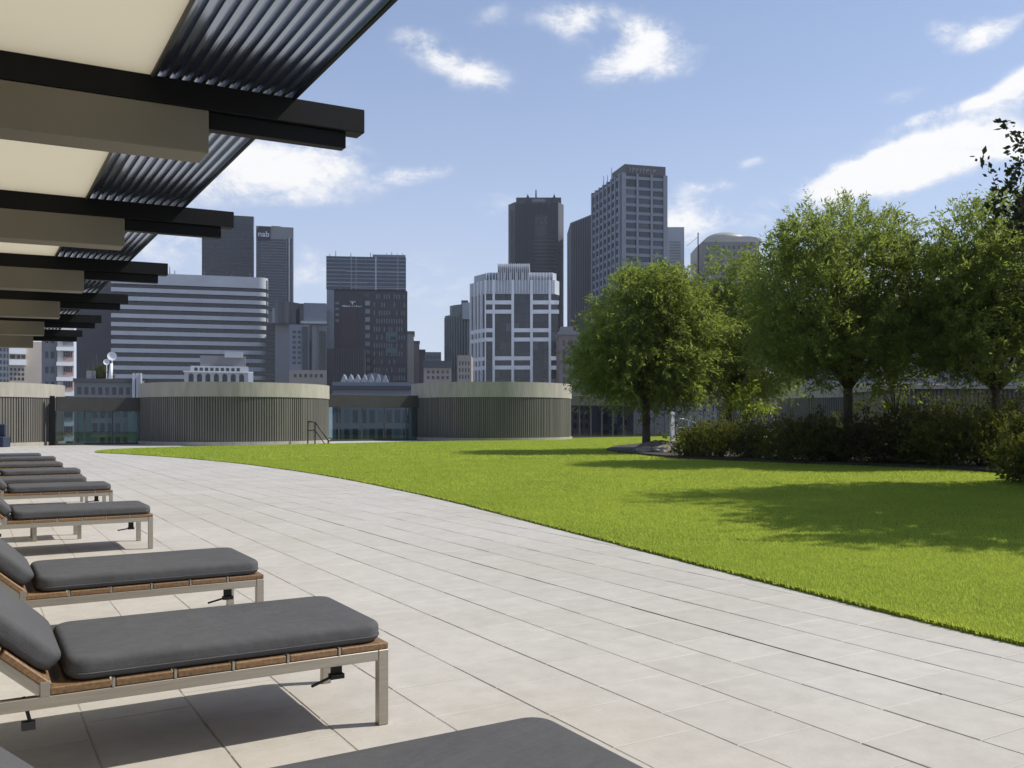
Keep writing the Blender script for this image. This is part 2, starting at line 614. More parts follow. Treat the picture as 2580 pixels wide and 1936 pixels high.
tms = tile_mesh()
for (u, v) in ca[near]:
    o = obj('tile', tms[0], pav, (u, v, random.uniform(-.0012, .0012)))
    o.rotation_euler = (random.uniform(-.002, .002), random.uniform(-.002, .002), random.uniform(-.002, .002))
mb = MB()
for (u, v) in ca[~near]:
    a, b = ROW / 2 - JT / 2, LEN / 2 - JC / 2
    z = random.uniform(-.001, .001)
    vs = [(u - a, v - b, -.016), (u + a, v - b, -.016), (u + a, v + b, -.016), (u - a, v + b, -.016), (u - a, v - b, z), (u + a, v - b, z), (u + a, v + b, z), (u - a, v + b, z)]
    mb.add(vs, BF[1:])
tag(mb.build('tile_field', M['tile_far'], pav), kind='stuff')

# ------------------------------------------------------------------ grass blades
M['blade'] = leaf_mat('grass blade', (.18, .26, .042), (.43, .50, .075), (.60, .68, .11), .45, .65)


def grass_blades():
    V, Fc = [], []
    specs = [(1.5, 8.5, 9500, .030, .0040), (8.5, 15, 3600, .032, .0075), (15, 27, 1200, .036, .013), (27, 64, 260, .042, .028)]
    vs, n0 = [], 0
    for d0, d1, dens, h, w in specs:
        wd = 3.0 if d0 < 8 else 2.2 if d0 < 27 else 1.6
        area = .5 * wd * (d1 * d1 - d0 * d0)
        n = int(area * dens)
        d = np.sqrt(rng.random(n) * (d1 * d1 - d0 * d0) + d0 * d0)
        t = (rng.random(n) - .5) * wd
        X = d * t
        x = X * RT.x + d * FW.x
        y = X * RT.y + d * FW.y
        ok = inside(LAWN_S, x, y)
        x, y, d = x[ok], y[ok], d[ok]
        n = len(x)
        a = rng.random(n) * 2 * np.pi
        hh = h * (.55 + .6 * rng.random(n))
        ww = w * (.7 + .6 * rng.random(n))
        ln = h * 1.15 * rng.random(n)
        b = rng.random(n) * 2 * np.pi
        z = np.full(n, .018)
        p0 = np.stack([x - np.cos(a) * ww / 2, y - np.sin(a) * ww / 2, z], 1)
        p1 = np.stack([x + np.cos(a) * ww / 2, y + np.sin(a) * ww / 2, z], 1)
        p2 = np.stack([x + np.cos(b) * ln, y + np.sin(b) * ln, z + hh], 1)
        vs.append(np.stack([p0, p1, p2], 1).reshape(-1, 3))
    # the overhanging lip along the paving edge
    ed = [(LAWN_S[i], LAWN_S[i + 1]) for i in range(4, 70) if i + 1 < len(LAWN_S)]
    ex = []
    for (a, b) in ed:
        L = math.hypot(b[0] - a[0], b[1] - a[1])
        dd = a[0] * FW.x + a[1] * FW.y
        if dd > 30: continue
        m = int(L * max(80, 1500 / max(dd, 3)))
        t = rng.random(m)
        nx, ny = (b[1] - a[1]) / L, -(b[0] - a[0]) / L
        s = -1 if not inside(LAWN_S, np.array([a[0] + nx * .1]), np.array([a[1] + ny * .1]))[0] else 1
        nx, ny = nx * s, ny * s
        off = rng.random(m) * .05 - .008
        x = a[0] + (b[0] - a[0]) * t + nx * off
        y = a[1] + (b[1] - a[1]) * t + ny * off
        ang = rng.random(m) * 6.28
        w = .005 + .0006 * dd
        hh = .026 + .022 * rng.random(m)
        p0 = np.stack([x - np.cos(ang) * w, y - np.sin(ang) * w, np.full(m, .005)], 1)
        p1 = np.stack([x + np.cos(ang) * w, y + np.sin(ang) * w, np.full(m, .005)], 1)
        p2 = np.stack([x - nx * .03 * rng.random(m), y - ny * .03 * rng.random(m), hh], 1)
        ex.append(np.stack([p0, p1, p2], 1).reshape(-1, 3))
    A = np.concatenate(vs + ex)
    return A


def tri_mesh(name, A, k, mat_):
    """A: (n*k,3) points, each k in a row one face"""
    n = len(A) // k
    me = bpy.data.meshes.new(name)
    me.vertices.add(n * k)
    me.vertices.foreach_set('co', A.astype(np.float32).ravel())
    me.loops.add(n * k)
    me.loops.foreach_set('vertex_index', np.arange(n * k, dtype=np.int32))
    me.polygons.add(n)
    me.polygons.foreach_set('loop_start', np.arange(0, n * k, k, dtype=np.int32))
    me.update(calc_edges=True)
    me.materials.append(mat_)
    return me


_nt = M['blade'].node_tree
_b = _nt.nodes['Principled BSDF']
_src = _b.inputs['Base Color'].links[0].from_socket
_g = N(_nt, 'ShaderNodeNewGeometry')
def _patch(sc, lo, hi, det=4):
    n_ = N(_nt, 'ShaderNodeTexNoise'); n_.inputs['Scale'].default_value = sc; n_.inputs['Detail'].default_value = det
    _nt.links.new(_g.outputs['Position'], n_.inputs['Vector'])
    return ramp(_nt, n_.outputs['Fac'], [(.32, lo), (.68, hi)])
for sc_, lo_, hi_ in ((.45, (.80, .86, .85), (1.16, 1.10, 1.05)), (3.2, (.82, .86, .9), (1.2, 1.1, 1.0))):
    x_ = N(_nt, 'ShaderNodeMix', data_type='RGBA', blend_type='MULTIPLY'); x_.inputs[0].default_value = 1
    _nt.links.new(_src, x_.inputs[6]); _nt.links.new(_patch(sc_, lo_, hi_), x_.inputs[7])
    _src = x_.outputs[2]
_nt.links.new(_src, _b.inputs['Base Color'])
gr = obj('grass', tri_mesh('grass', grass_blades(), 3, M['blade']))
tag(gr, 'short bright green grass blades covering the lawn', 'grass', kind='stuff')

# ------------------------------------------------------------------ pergola
C_ = 1.6


def zt(u): return EYE + 1.572 + .02 * u


def slope_box(mb, u0, u1, v0, v1, dz0, dz1):
    vs = []
    for f in (dz0, dz1):
        vs += [(u0, v0, zt(u0) + f), (u1, v0, zt(u1) + f), (u1, v1, zt(u1) + f), (u0, v1, zt(u0) + f)]
    return mb.add(vs, BF)


perg = empty('pergola', (0, 0, 0))
tag(perg, 'long pergola roof with taupe beams, cream soffit and ridged metal edge above the loungers', 'pergola')
SPC, V0 = 2.69, 4.43
beams = [V0 + SPC * i for i in range(-2, 6)]
U_S, U_E = .72, 1.40
for v in beams:
    tag(slope_box(MB(), -3.4, 1.763, v, v + .105, -.123, -.0015).build('cantilever_beam', M['black_steel'], perg, bevel=.003, seg=1))
    slope_box(MB(), .985, 1.672, v + .028, v + .09, -.205, -.1245).build('stiffener_beam', M['black_steel'], perg, bevel=.003, seg=1)
    slope_box(MB(), -3.4, .981, v + .004, v + .2, -.328, -.1245).build('box_beam', M['taupe'], perg, bevel=.004, seg=1)
    MB().box(-2.7, -2.5, v + .004, v + .2, 0, zt(-2.6) - .33).build('column', M['taupe'], perg)
edges = [beams[0] - 1.2] + beams + [beams[-1] + .3]
for a, b in zip(edges[:-1], edges[1:]):
    a2, b2 = (a + .0, b)
    slope_box(MB(), -3.4, U_S, a2 + .002, b2 - .002, 0, .09).build('soffit_panel', M['soffit'], perg)
    mb = MB()
    nw = 12
    prof = []
    p = (U_E - U_S - .03) / nw
    for i in range(nw):
        x = U_S + .015 + i * p
        prof += [(x, .002), (x + p * .30, .002), (x + p * .45, .026), (x + p * .80, .026), (x + p * .95, .002)]
    prof.append((U_E - .015, .002))
    n = len(prof)
    vs = [(u, a2 + .001, zt(u) + z) for u, z in prof] + [(u, b2 - .001, zt(u) + z) for u, z in prof]
    vs += [(u, a2 + .001, zt(u) + z + .0015) for u, z in prof] + [(u, b2 - .001, zt(u) + z + .0015) for u, z in prof]
    fs = [(i, n + i, n + i + 1, i + 1) for i in range(n - 1)] + [(2 * n + i, 2 * n + i + 1, 3 * n + i + 1, 3 * n + i) for i in range(n - 1)]
    mb.add(vs, fs).build('corrugated_sheet', M['sheet'], perg)
slope_box(MB(), U_S + .001, U_S + .014, edges[0], edges[-1], -.012, .05).build('inner_trim', M['dark_metal'], perg)
slope_box(MB(), U_E - .014, U_E + .004, edges[0], edges[-1], -.004, .04).build('edge_trim', M['black_steel'], perg)

# ------------------------------------------------------------------ loungers


def rounded_cushion(L, Wd, T, r, crown=.012):
    """soft block: rounded plan corners, rolled edges; lies along x from 0 to L, centred on y, bottom z=0"""
    prof = []
    nr = 5
    for i in range(nr + 1):
        t = math.pi / 2 * i / nr
        prof.append((1 - math.cos(t), math.sin(t)))
    rr = T * .33
    rings = []
    zs = []
    for i in range(nr + 1):
        t = math.pi / 2 * i / nr
        zs.append((rr * (1 - math.cos(t)), rr * (1 - math.sin(t))))       # z, inset bottom roll
    top = [(T - z, ins) for z, ins in reversed(zs)]
    levels = zs + top
    def ring(ins, z):
        pts = []
        rc = max(r - ins * .6, .012)
        x0, x1, y0, y1 = ins, L - ins, -Wd / 2 + ins, Wd / 2 - ins
        for cx, cy, a0 in ((x1 - rc, y1 - rc, 0), (x0 + rc, y1 - rc, 90), (x0 + rc, y0 + rc, 180), (x1 - rc, y0 + rc, 270)):
            for k in range(7):
                a = R(a0 + 15 * k)
                pts.append((cx + rc * math.cos(a), cy + rc * math.sin(a), z))
        return pts
    vs, fs = [], []
    for z, ins in levels: vs += ring(ins, z)
    m = 28
    for i in range(len(levels) - 1):
        for k in range(m):
            fs.append((i * m + k, i * m + (k + 1) % m, (i + 1) * m + (k + 1) % m, (i + 1) * m + k))
    b = len(vs)
    # crowned top
    r2 = [((x - L / 2) * .72 + L / 2, y * .6, T + crown) for x, y, z in vs[-m:]]
    vs += r2
    for k in range(m): fs.append((b - m + k, b - m + (k + 1) % m, b + (k + 1) % m, b + k))
    fs.append(tuple(range(b, b + m)))
    fs.append(tuple(range(m - 1, -1, -1)))
    return vs, fs


FRAME_W = .70
SEAT_L, BACK_L = 1.20, .78
BACK_A = R(42)


def make_lounger():
    """foot end at x=0, body runs towards -x, near side y=0, far side y=.70"""
    t = empty('sun_lounger', (0, 0, 0))
    s = .04
    for y in (0, FRAME_W - s):
        MB().box(-s, 0, y, y + s, 0, .296).build('leg', M['steel'], t, bevel=.002, seg=1)
        MB().box(-1.92, -1.92 + s, y, y + s, 0, .256).build('leg', M['steel'], t, bevel=.002, seg=1)
        MB().box(-1.99, -s - .001, y + .001, y + s - .001, .256, .295).build('side_rail', M['steel'], t, bevel=.002, seg=1)
    MB().box(-s + .001, -.001, s + .001, FRAME_W - s - .001, .258, .294).build('cross_rail', M['steel'], t)
    MB().box(-1.99, -1.96, s + .001, FRAME_W - s - .001, .258, .294).build('cross_rail', M['steel'], t)
    # teak deck planks across the seat
    n = 6
    wdt = SEAT_L / n
    pm = None
    for i in range(n):
        o = MB().box(-(i + 1) * wdt + .007, -i * wdt - .008 + (.008 if i == 0 else 0), .002, FRAME_W - .002, .297, .322).build('plank', M['teak'], t, bevel=.003, seg=1) if pm is None or i == 0 else obj('plank', pm, t, (-(i - 1) * wdt, 0, 0))
        if i == 1: pm = o.data
    for i in range(1, n):
        for y in (.012, FRAME_W - .026):
            MB().box(-i * wdt - .005, -i * wdt + .004, y - .011, y + .012, .296, .326).build('cleat', M['steel'], t)
    # raised back
    ca_, sa_ = math.cos(BACK_A), math.sin(BACK_A)
    back = empty('backrest', (-SEAT_L - .012, 0, .30))
    back.parent = t
    back.rotation_euler = (0, BACK_A, 0)     # local -x points up and back
    for y in (.004, FRAME_W - .034):
        MB().box(-BACK_L, -.012, y, y + .03, -.012, .018).build('back_rail', M['steel'], back)
    bw = BACK_L / 4
    for i in range(4):
        MB().box(-(i + 1) * bw + .007, -i * bw - .004, .002, FRAME_W - .002, .019, .043).build('back_plank', M['teak'], back, bevel=.003, seg=1)
    for y in (.0, FRAME_W - .02):
        MB().box(-.02, .012, y + .001, y + .019, -.004, .05).build('hinge', M['steel'], t, (-SEAT_L - .004, 0, .296), bevel=.003, seg=1)
    for y in (.05, FRAME_W - .07):
        MB().tube((-SEAT_L - .45 * ca_, y, .3 + .45 * sa_ - .02), (-SEAT_L - .62, y, .285), .009).build('prop', M['steel'], t)
    vs, fs = rounded_cushion(SEAT_L - .07, .67, .08, .07, .005)
    c = MB().add(vs, fs).build('seat_cushion', M['cushion'], t, (-SEAT_L + .058, FRAME_W / 2, .3225), smooth=True)
    # piping seam round the cushion
    m = 28
    lv = vs[6 * m:7 * m]
    pts = [Vector(p) for p in vs[5 * m:6 * m]]
    pm_ = MB()
    for k in range(m): pm_.tube(pts[k] + Vector((0, 0, -.001)), pts[(k + 1) % m] + Vector((0, 0, -.001)), .0035, n=5, caps=False)
    pm_.build('piping', M['cushion'], c, smooth=True)
    vs, fs = rounded_cushion(BACK_L - .02, .655, .082, .08)
    bc = MB().add(vs, fs).build('back_cushion', M['cushion'], t, (0, 0, 0), smooth=True)
    bc.rotation_euler = (0, BACK_A, 0)
    bc.location = (-SEAT_L - .012 - BACK_L * ca_ + .045 * sa_, FRAME_W / 2, .30 + BACK_L * sa_ + .045 * ca_)
    # loose webbing straps under the rail
    sm = MB()
    sm.box(-.20, -.155, .10, .108, .20, .298).box(-.205, -.15, .085, .12, .182, .2).tube((-.2, .1, .19), (-.30, .03, .186), .006, n=6)
    sm.build('strap', M['strap'], t)
    sm = MB()
    sm.tube((-1.27, .03, .297), (-1.25, .02, .215), .006, n=6).box(-1.275, -1.235, .005, .04, .192, .216)
    sm.build('strap', M['strap'], t)
    return t


def copy_tree(o, parent=None):
    c = o.copy()
    link(c)
    c.parent = parent
    c.matrix_parent_inverse = o.matrix_parent_inverse.copy()
    for ch in list(o.children): copy_tree(ch, c)
    return c


LG = [(1.36, 1.41, .0, 'grey lounger cushion cut off by the bottom edge, nearest of the row'),
      (1.425, 3.33, -.1, 'second lounger from the camera, nearest one whose teak planks and steel leg show'),
      (1.445, 5.16, .3, 'third lounger from the camera, its legs half hidden by the cushion before it'),
      (1.485, 9.00, .4, 'fourth lounger from the camera, standing apart with both foot legs fully in view'),
      (1.56, 12.33, 0, 'fifth lounger from the camera, just behind the one standing apart'),
      (1.45, 14.0, -.5, 'sixth lounger from the camera, its foot end set back from its neighbours'),
      (1.60, 16.3, .8, 'seventh lounger from the camera, its foot end sticking out past the sixth'),
      (1.55, 18.9, .2, 'eighth lounger from the camera, a thin charcoal cushion near the far end'),
      (1.66, 22.0, -.4, 'second farthest lounger of the row, a thin charcoal strip'),
      (1.52, 24.3, 0, 'farthest lounger of the row, last charcoal strip before the drums')]
proto = make_lounger()
for i, (u, v, a, lab) in enumerate(LG):
    o = proto if i == 0 else copy_tree(proto)
    o.location = (u, v, .001)
    o.rotation_euler = (0, 0, R(a))
    tag(o, lab, 'sun lounger', 'charcoal sun loungers in a row under the pergola')

st = empty('side_table', (.55, 10.1, 0))
tag(st, 'low steel side table behind the fourth lounger, only its legs showing', 'table')
for x in (0, .4):
    for y in (0, .4): MB().box(x, x + .035, y, y + .035, 0, .28).build('leg', M['steel'], st)
MB().box(-.01, .445, -.01, .445, .281, .31).build('table_top', M['teak'], st, bevel=.004, seg=1)

# ------------------------------------------------------------------ drums


def drum(center, rad, ztop, zband, label, tilt=0):
    t = empty('round_drum', (center[0], center[1], 0))
    tag(t, label, 'roof pavilion', 'round batten clad drums on the terrace')
    def ringm(r0, r1, z0, z1, n=120):
        vs, fs = [], []
        for r, z in ((r0, z0), (r1, z0), (r1, z1), (r0, z1)):
            for k in range(n):
                a = 2 * math.pi * k / n
                vs.append((r * math.cos(a), r * math.sin(a), z))
        for i in range(4):
            for k in range(n):
                j = (i + 1) % 4
                fs.append((i * n + k, i * n + (k + 1) % n, j * n + (k + 1) % n, j * n + k))
        return MB().add(vs, fs)
    ringm(rad - .45, rad - .065, 0, zband).build('drum_wall', M['drum_core'], t)
    ringm(rad - .5, rad + .02, zband + .001, ztop).build('top_band', M['band'], t, bevel=.0)
    ringm(rad - .44, rad + .05, -.01, .17).build('plinth', M['band'], t)
    nb = int(2 * math.pi * rad / .125)
    mb = MB()
    for k in range(nb):
        a = 2 * math.pi * k / nb
        er, et = Vector((math.cos(a), math.sin(a), 0)), Vector((-math.sin(a), math.cos(a), 0))
        w = .034 * random.uniform(.8, 1.25)
        vs = []
        for z in (.18, zband - .002):
            for r_, s in ((rad - .07, -w), (rad - .02, -w), (rad - .02, w), (rad - .07, w)):
                p = er * r_ + et * s
                vs.append((p.x, p.y, z))
        mb.add(vs, BF)
    tag(mb.build('batten', M['batten'], t), kind='stuff')
    vs = [(math.cos(2 * math.pi * k / 60) * (rad - .46), math.sin(2 * math.pi * k / 60) * (rad - .46), ztop - .3) for k in range(60)]
    MB().add(vs, [tuple(range(60))]).build('roof', M['concrete'], t)
    return t


def drum_at(qc, qhalf, front_base_q, qtop, qband, label):
    df = EYE * F / (front_base_q - HY)
    k = qhalf / F
    rad = k * df / (1 - k)
    dc = df + rad
    p = gpt(qc, dc)
    return drum((p.x, p.y), rad, zq(qtop, df), zq(qband, df), label)


drum_at(-90, 206, 968, 822, 855, 'sunlit batten drum cut off by the left edge, beyond the loungers')
drum_at(511, 196, 963, 825, 857, 'widest batten drum, with a stair rail at its right side, below the white arcaded building')
drum_at(1062, 172, 953, 825, 858, 'batten drum in front of the white framed building, left of the trees')
drum_at(1860, 175, 955, 829, 858, 'shaded batten drum half hidden behind the tall round tree')

# ------------------------------------------------------------------ glazed windbreaks


def screen(u0, u1, v, z_b, z_h, pitch, label, glass, postw=.05):
    t = empty('glass_windbreak', (u0, v, 0))
    tag(t, label, 'windbreak', 'glazed windbreaks between the drums')
    n = max(2, round((u1 - u0) / pitch))
    w = (u1 - u0) / n
    MB().box(0, u1 - u0, -.16, .16, z_b, z_h).build('header_beam', M['dark_metal'], t, bevel=.01, seg=1)
    MB().box(0, u1 - u0, -.05, .05, 0, .09).build('base_rail', M['dark_metal'], t)
    for i in range(n + 1):
        MB().box(i * w - postw / 2, i * w + postw / 2, -.045, .045, .091, z_b - .001).build('post', M['dark_metal'], t)
    g = MB().box(postw / 2 + .004, w - postw / 2 - .004, -.006, .006, .093, z_b - .003)
    me = me_from('glass_pane', g.v, g.f, glass)
    for i in range(n): obj('glass_pane', me, t, (i * w, 0, 0))
    return t


screen(3.62, 8.6, 48.5, 1.63, 2.32, 1.25, 'glass windbreak with dark header between the left and the widest drum', M['glass_pane'])
screen(17.0, 24.0, 50.2, 1.95, 2.68, 1.4, 'glass windbreak with dark header between the two middle drums', M['glass_pane'])
screen(34.2, 58, 51.3, 2.2, 2.9, .95, 'long dark mullioned windbreak behind the trunks of the left trees', M['grey_glass'], .08)
pp = empty('dark_gap_strip', (3.45, 48.3, 0))  # black upright added to show the dark gap at the drum's door edge
tag(pp, 'black upright added for the dark gap at the right edge of the left drum', 'post')
MB().box(-.11, .11, -.08, .08, 0, 2.35).build('shaft', M['black_steel'], pp, bevel=.01, seg=1)
MB().box(-.16, .16, -.12, .12, 0, .05).build('base_plate', M['black_steel'], pp)

# stair rails


def rail(name, p, dirv, label, material, n_posts=3, drop=.75, length=1.25, h=1.0, r=.022):
    t = empty(name, p)
    tag(t, label, 'handrail')
    d = Vector(dirv).normalized()
    pts = [Vector((0, 0, h)), d * .35 + Vector((0, 0, h)), d * length + Vector((0, 0, h - drop)), d * (length + .12) + Vector((0, 0, h - drop - .03))]
    MB().path(pts, [r] * 4).build('top_rail', material, t, smooth=True)
    MB().path([Vector((p_.x, p_.y, p_.z - .42)) for p_ in pts[:3]], [r * .7] * 3).build('mid_rail', material, t, smooth=True)
    for k in range(n_posts):
        s = [0, .35, length][k] if n_posts == 3 else length * k / (n_posts - 1)
        z = h if s <= .35 else h - drop * (s - .35) / (length - .35)
        b = d * s
        MB().tube((b.x, b.y, 0), (b.x, b.y, z), r).build('post', material, t)
    return t


pr = gpt(665, 44.6)
rail('handrail', pr, RT, 'steel stair handrail sloping down at the right side of the widest drum', M['dark_metal'], drop=.92, length=1.0, h=1.12, r=.035)
pr = gpt(1462, 44)
rail('handrail', pr, RT, 'pale metal handrail sloping down behind the hedge by the second tree', M['rail_white'], n_posts=5, drop=.65, length=2.3, h=1.25, r=.03)
gp = empty('gate_post', gpt(1452, 45))
tag(gp, 'pale upright gate post beside the sloping white handrail', 'post')
MB().box(-.11, .11, -.06, .06, 0, 1.6).build('panel', M['rail_white'], gp, bevel=.01, seg=1)
MB().box(-.17, .17, -.09, .09, 0, .08).build('base_plate', M['rail_steel'], gp)

# folded seat with a navy cover at the very left edge
nv = empty('covered_chair', gpt(2, 40.5))
nv.rotation_euler = (0, 0, -YAW)
tag(nv, 'small navy covered chair at the left edge before the left drum', 'chair')
MB().prism([(-.3, -.3), (.28, -.3), (.28, .3), (-.3, .3)], .0, .46).build('seat', M['navy'], nv, bevel=.05, seg=2)
MB().box(-.3, .1, .12, .3, .465, 1.02).build('backrest', M['navy'], nv, bevel=.05, seg=2)

# ------------------------------------------------------------------ trees and shrubs
M['leaf_a'] = leaf_mat('olive leaf', (.055, .076, .022), (.19, .235, .05), (.36, .44, .07), .44, .6)
M['leaf_b'] = leaf_mat('green leaf', (.052, .074, .024), (.19, .235, .056), (.36, .44, .08), .46, .6)
M['leaf_dark'] = leaf_mat('dark glossy leaf', (.022, .03, .013), (.06, .072, .022), (.09, .11, .02), .22, .4)
M['leaf_shrub'] = leaf_mat('shrub leaf', (.03, .036, .012), (.11, .115, .03), (.15, .17, .025), .28, .65)
M['leaf_shrub_b'] = leaf_mat('olive shrub leaf', (.045, .05, .012), (.16, .165, .035), (.22, .24, .03), .3, .65)
M['leaf_shrub_c'] = leaf_mat('russet shrub leaf', (.035, .024, .014), (.11, .075, .04), (.14, .1, .03), .25, .65)
M['leaf_lime'] = leaf_mat('lime leaf', (.14, .20, .02), (.24, .31, .03), (.36, .46, .04), .4)


def unit(a):
    return a / np.maximum(np.linalg.norm(a, axis=1, keepdims=True), 1e-9)


def leaves(lobes, n_strand, per, strand_len, ll, lw, up=.5, droop=.5, shell=.55, seed=1, jitter=.35, clump=0):
    """leaf quads on short shoots spread through ellipsoid lobes (cx,cy,cz,rx,ry,rz); returns (n*4,3)"""
    g = np.random.default_rng(seed)
    L = np.array(lobes, float)
    vol = L[:, 3] * L[:, 4] * L[:, 5]
    idx = g.choice(len(L), n_strand, p=vol / vol.sum())
    dirs = unit(g.normal(size=(n_strand, 3)))
    rad = shell + (1 - shell) * g.random(n_strand) ** .7
    rad *= 1 + .10 * g.normal(size=n_strand)
    base = L[idx, :3] + dirs * L[idx, 3:] * rad[:, None]
    if clump:
        nc = clump
        ci = g.choice(len(L), nc, p=vol / vol.sum())
        cd = unit(g.normal(size=(nc, 3)))
        cc = L[ci, :3] + cd * L[ci, 3:] * (.55 + .42 * g.random(nc) ** .7)[:, None]
        cr_ = .30 + .32 * g.random(nc)
        pick = g.choice(nc, n_strand, p=cr_ ** 2 / (cr_ ** 2).sum())
        off = unit(g.normal(size=(n_strand, 3))) * (g.random(n_strand) ** .5 * cr_[pick])[:, None] * np.array([1.15, 1.15, .8])
        use = g.random(n_strand) < .78
        base = np.where(use[:, None], cc[pick] + off, base)
        dirs = np.where(use[:, None], unit(cd[pick] * .8 + unit(off) * .8), dirs)
    sd = unit(dirs * .7 + g.normal(size=(n_strand, 3)) * .45 + np.array([0, 0, up]))
    sl = strand_len * (.5 + .9 * g.random(n_strand))
    t = g.random((n_strand, per))
    dr = droop * (.4 + g.random(n_strand))
    pos = base[:, None, :] + sd[:, None, :] * (t * sl[:, None])[:, :, None]
    pos[:, :, 2] -= (t ** 2) * (dr * sl)[:, None]
    pos = pos.reshape(-1, 3) + g.normal(size=(n_strand * per, 3)) * ll * jitter
    n = len(pos)
    ld = unit(np.repeat(sd, per, 0) * .7 + g.normal(size=(n, 3)) * .55 + np.array([0, 0, -droop * .9 + up * .2]))
    side = unit(np.cross(ld, g.normal(size=(n, 3))))
    s = .45 + 1.0 * g.random(n) ** 1.5
    a = ll * s[:, None]
    w = lw * s[:, None]
    p0 = pos
    p1 = pos + ld * a * .45 + side * w * .5
    p2 = pos + ld * a
    p3 = pos + ld * a * .45 - side * w * .5
    return np.stack([p0, p1, p2, p3], 1).reshape(-1, 4 * 3).reshape(-1, 3)


def tree(name, label, p, lobes, trunk_r, fork, n_strand, per, sl, ll, lw, lm, up=.5, droop=.5, seed=1, group='round trees along the planting bed', lean=(0, 0)):
    t = empty(name, p, -YAW)
    tag(t, label, 'tree', group)
    g = random.Random(seed)
    mb = MB()
    f = Vector((lean[0], lean[1], fork))
    mid_ = Vector((lean[0] * .3, lean[1] * .3, fork * .5))
    mb.path([Vector((0, 0, -.05)), Vector((0, 0, .12)), mid_, f], [trunk_r * 1.6, trunk_r * 1.12, trunk_r, trunk_r * .9], 10)
    zc = max(l[2] for l in lobes)
    for l in lobes:
        for k in range(3 if len(lobes) > 3 else 5):
            tip = Vector((l[0] + g.uniform(-.6, .6) * l[3], l[1] + g.uniform(-.6, .6) * l[4], l[2] + g.uniform(-.2, .7) * l[5]))
            m1 = f.lerp(tip, .45) + Vector((g.uniform(-.15, .15), g.uniform(-.15, .15), .2))
            mb.path([f - Vector((0, 0, .1)), m1, tip], [trunk_r * .6, trunk_r * .32, trunk_r * .08], 6)
    mb.build('trunk', M['bark'], t, smooth=True)
    A = leaves(lobes, n_strand, per, sl, ll, lw, up, droop, seed=seed, clump=34 * len(lobes))
    # keep the dense inner foliage too
    B = leaves([(x, y, z, a * .8, b * .8, c * .8) for x, y, z, a, b, c in lobes], n_strand // 5, per, sl, ll, lw, up, droop, shell=.1, seed=seed + 99)
    obj('crown', tri_mesh('crown', np.concatenate([A, B]), 4, lm), t)
    return t


def T(qx, d): return gpt(qx, d, .05)


tree('round_tree', 'leftmost round olive green tree, leaning over the pale mound at the lawn tip', T(1396, 34),
     [(0, 0, 5.0, 1.95, 2.5, 2.0), (-1.3, -.3, 3.8, 1.3, 2.3, 1.8), (1.35, 0, 4.3, 1.6, 2.0, 1.9), (0, -.7, 3.0, 2.5, 2.0, 1.25), (1.0, -.4, 5.6, 1.1, 1.2, 1.1)],
     .15, 1.9, 3400, 26, .50, .165, .045, M['leaf_a'], .35, .7, 3)
tree('round_tree', 'second tree from the left, narrower, between the leftmost and the tallest tree', T(1575, 36),
     [(.2, 0, 5.6, 1.75, 2.0, 2.0), (1.1, -.5, 4.0, 2.0, 2.2, 2.0), (-1.1, 0, 4.4, 1.7, 2.0, 2.0), (.2, -.5, 3.0, 2.4, 2.2, 1.05), (1.3, .2, 6.0, 1.2, 1.5, 1.5)],
     .13, 1.9, 2500, 26, .50, .165, .045, M['leaf_a'], .4, .65, 5)
tree('round_tree', 'tallest round tree, its dark trunk standing before the shaded drum', T(1832, 25.4),
     [(-.35, 0, 5.45, 1.75, 2.5, 1.75), (-1.3, -.5, 4.3, 1.4, 2.5, 1.85), (.8, -.2, 4.6, 1.4, 2.1, 1.85), (-.4, -.6, 3.1, 2.2, 2.2, 1.1), (1.1, 0, 3.4, 1.2, 1.9, 1.2), (-1.5, -.2, 3.3, 1.15, 1.7, 1.2), (-1.75, .2, 5.0, .95, 1.4, 1.2)],
     .13, 2.1, 3700, 26, .44, .13, .036, M['leaf_b'], .75, .4, 8)
tree('round_tree', 'fourth tree with a thin upright trunk, beside the dark tree at the right edge', T(2152, 23.7),
     [(-.3, 0, 5.15, 1.5, 1.9, 1.6), (-1.2, -.4, 4.2, 1.25, 1.9, 1.7), (.9, 0, 4.9, 1.6, 1.9, 1.8), (-.4, -.5, 3.0, 1.8, 1.9, .9), (-1.6, 0, 3.3, .9, 1.4, 1.0), (1.2, 0, 3.3, 1.6, 1.6, 1.3)],
     .11, 2.0, 3600, 24, .42, .125, .036, M['leaf_b'], .8, .4, 12)
tree('dark_tree', 'dark glossy leaved tree overhanging the right edge of the picture', T(2490, 15.6),
     [(0, 0, 5.4, 2.0, 2.3, 1.7), (.2, .2, 3.8, 1.5, 2.0, 1.2), (1.2, 0, 3.6, 2.0, 2.0, 1.6), (-1.85, -.3, 5.0, .9, 1.0, .8), (-2.35, -.2, 4.75, .5, .6, .35), (.3, 0, 2.7, 1.3, 1.4, .9), (.9, 0, 7.2, 1.8, 1.9, 1.5), (.8, -.3, 8.6, 1.7, 1.8, 1.3)],
     .16, 1.5, 2900, 18, .42, .12, .066, M['leaf_dark'], .45, .25, 21, group=None)
tree('dark_tree', 'dark leaved tree just outside the right edge, casting the near shadow on the lawn', T(2760, 11.4),
     [(0, 0, 5.0, 2.1, 2.3, 1.9), (-.5, .5, 3.7, 1.7, 1.9, 1.4), (.9, 0, 3.6, 2.0, 2.0, 1.6), (.6, .9, 4.4, 1.5, 1.5, 1.5)],
     .16, 1.5, 2300, 18, .45, .14, .085, M['leaf_dark'], .45, .25, 23, group=None)
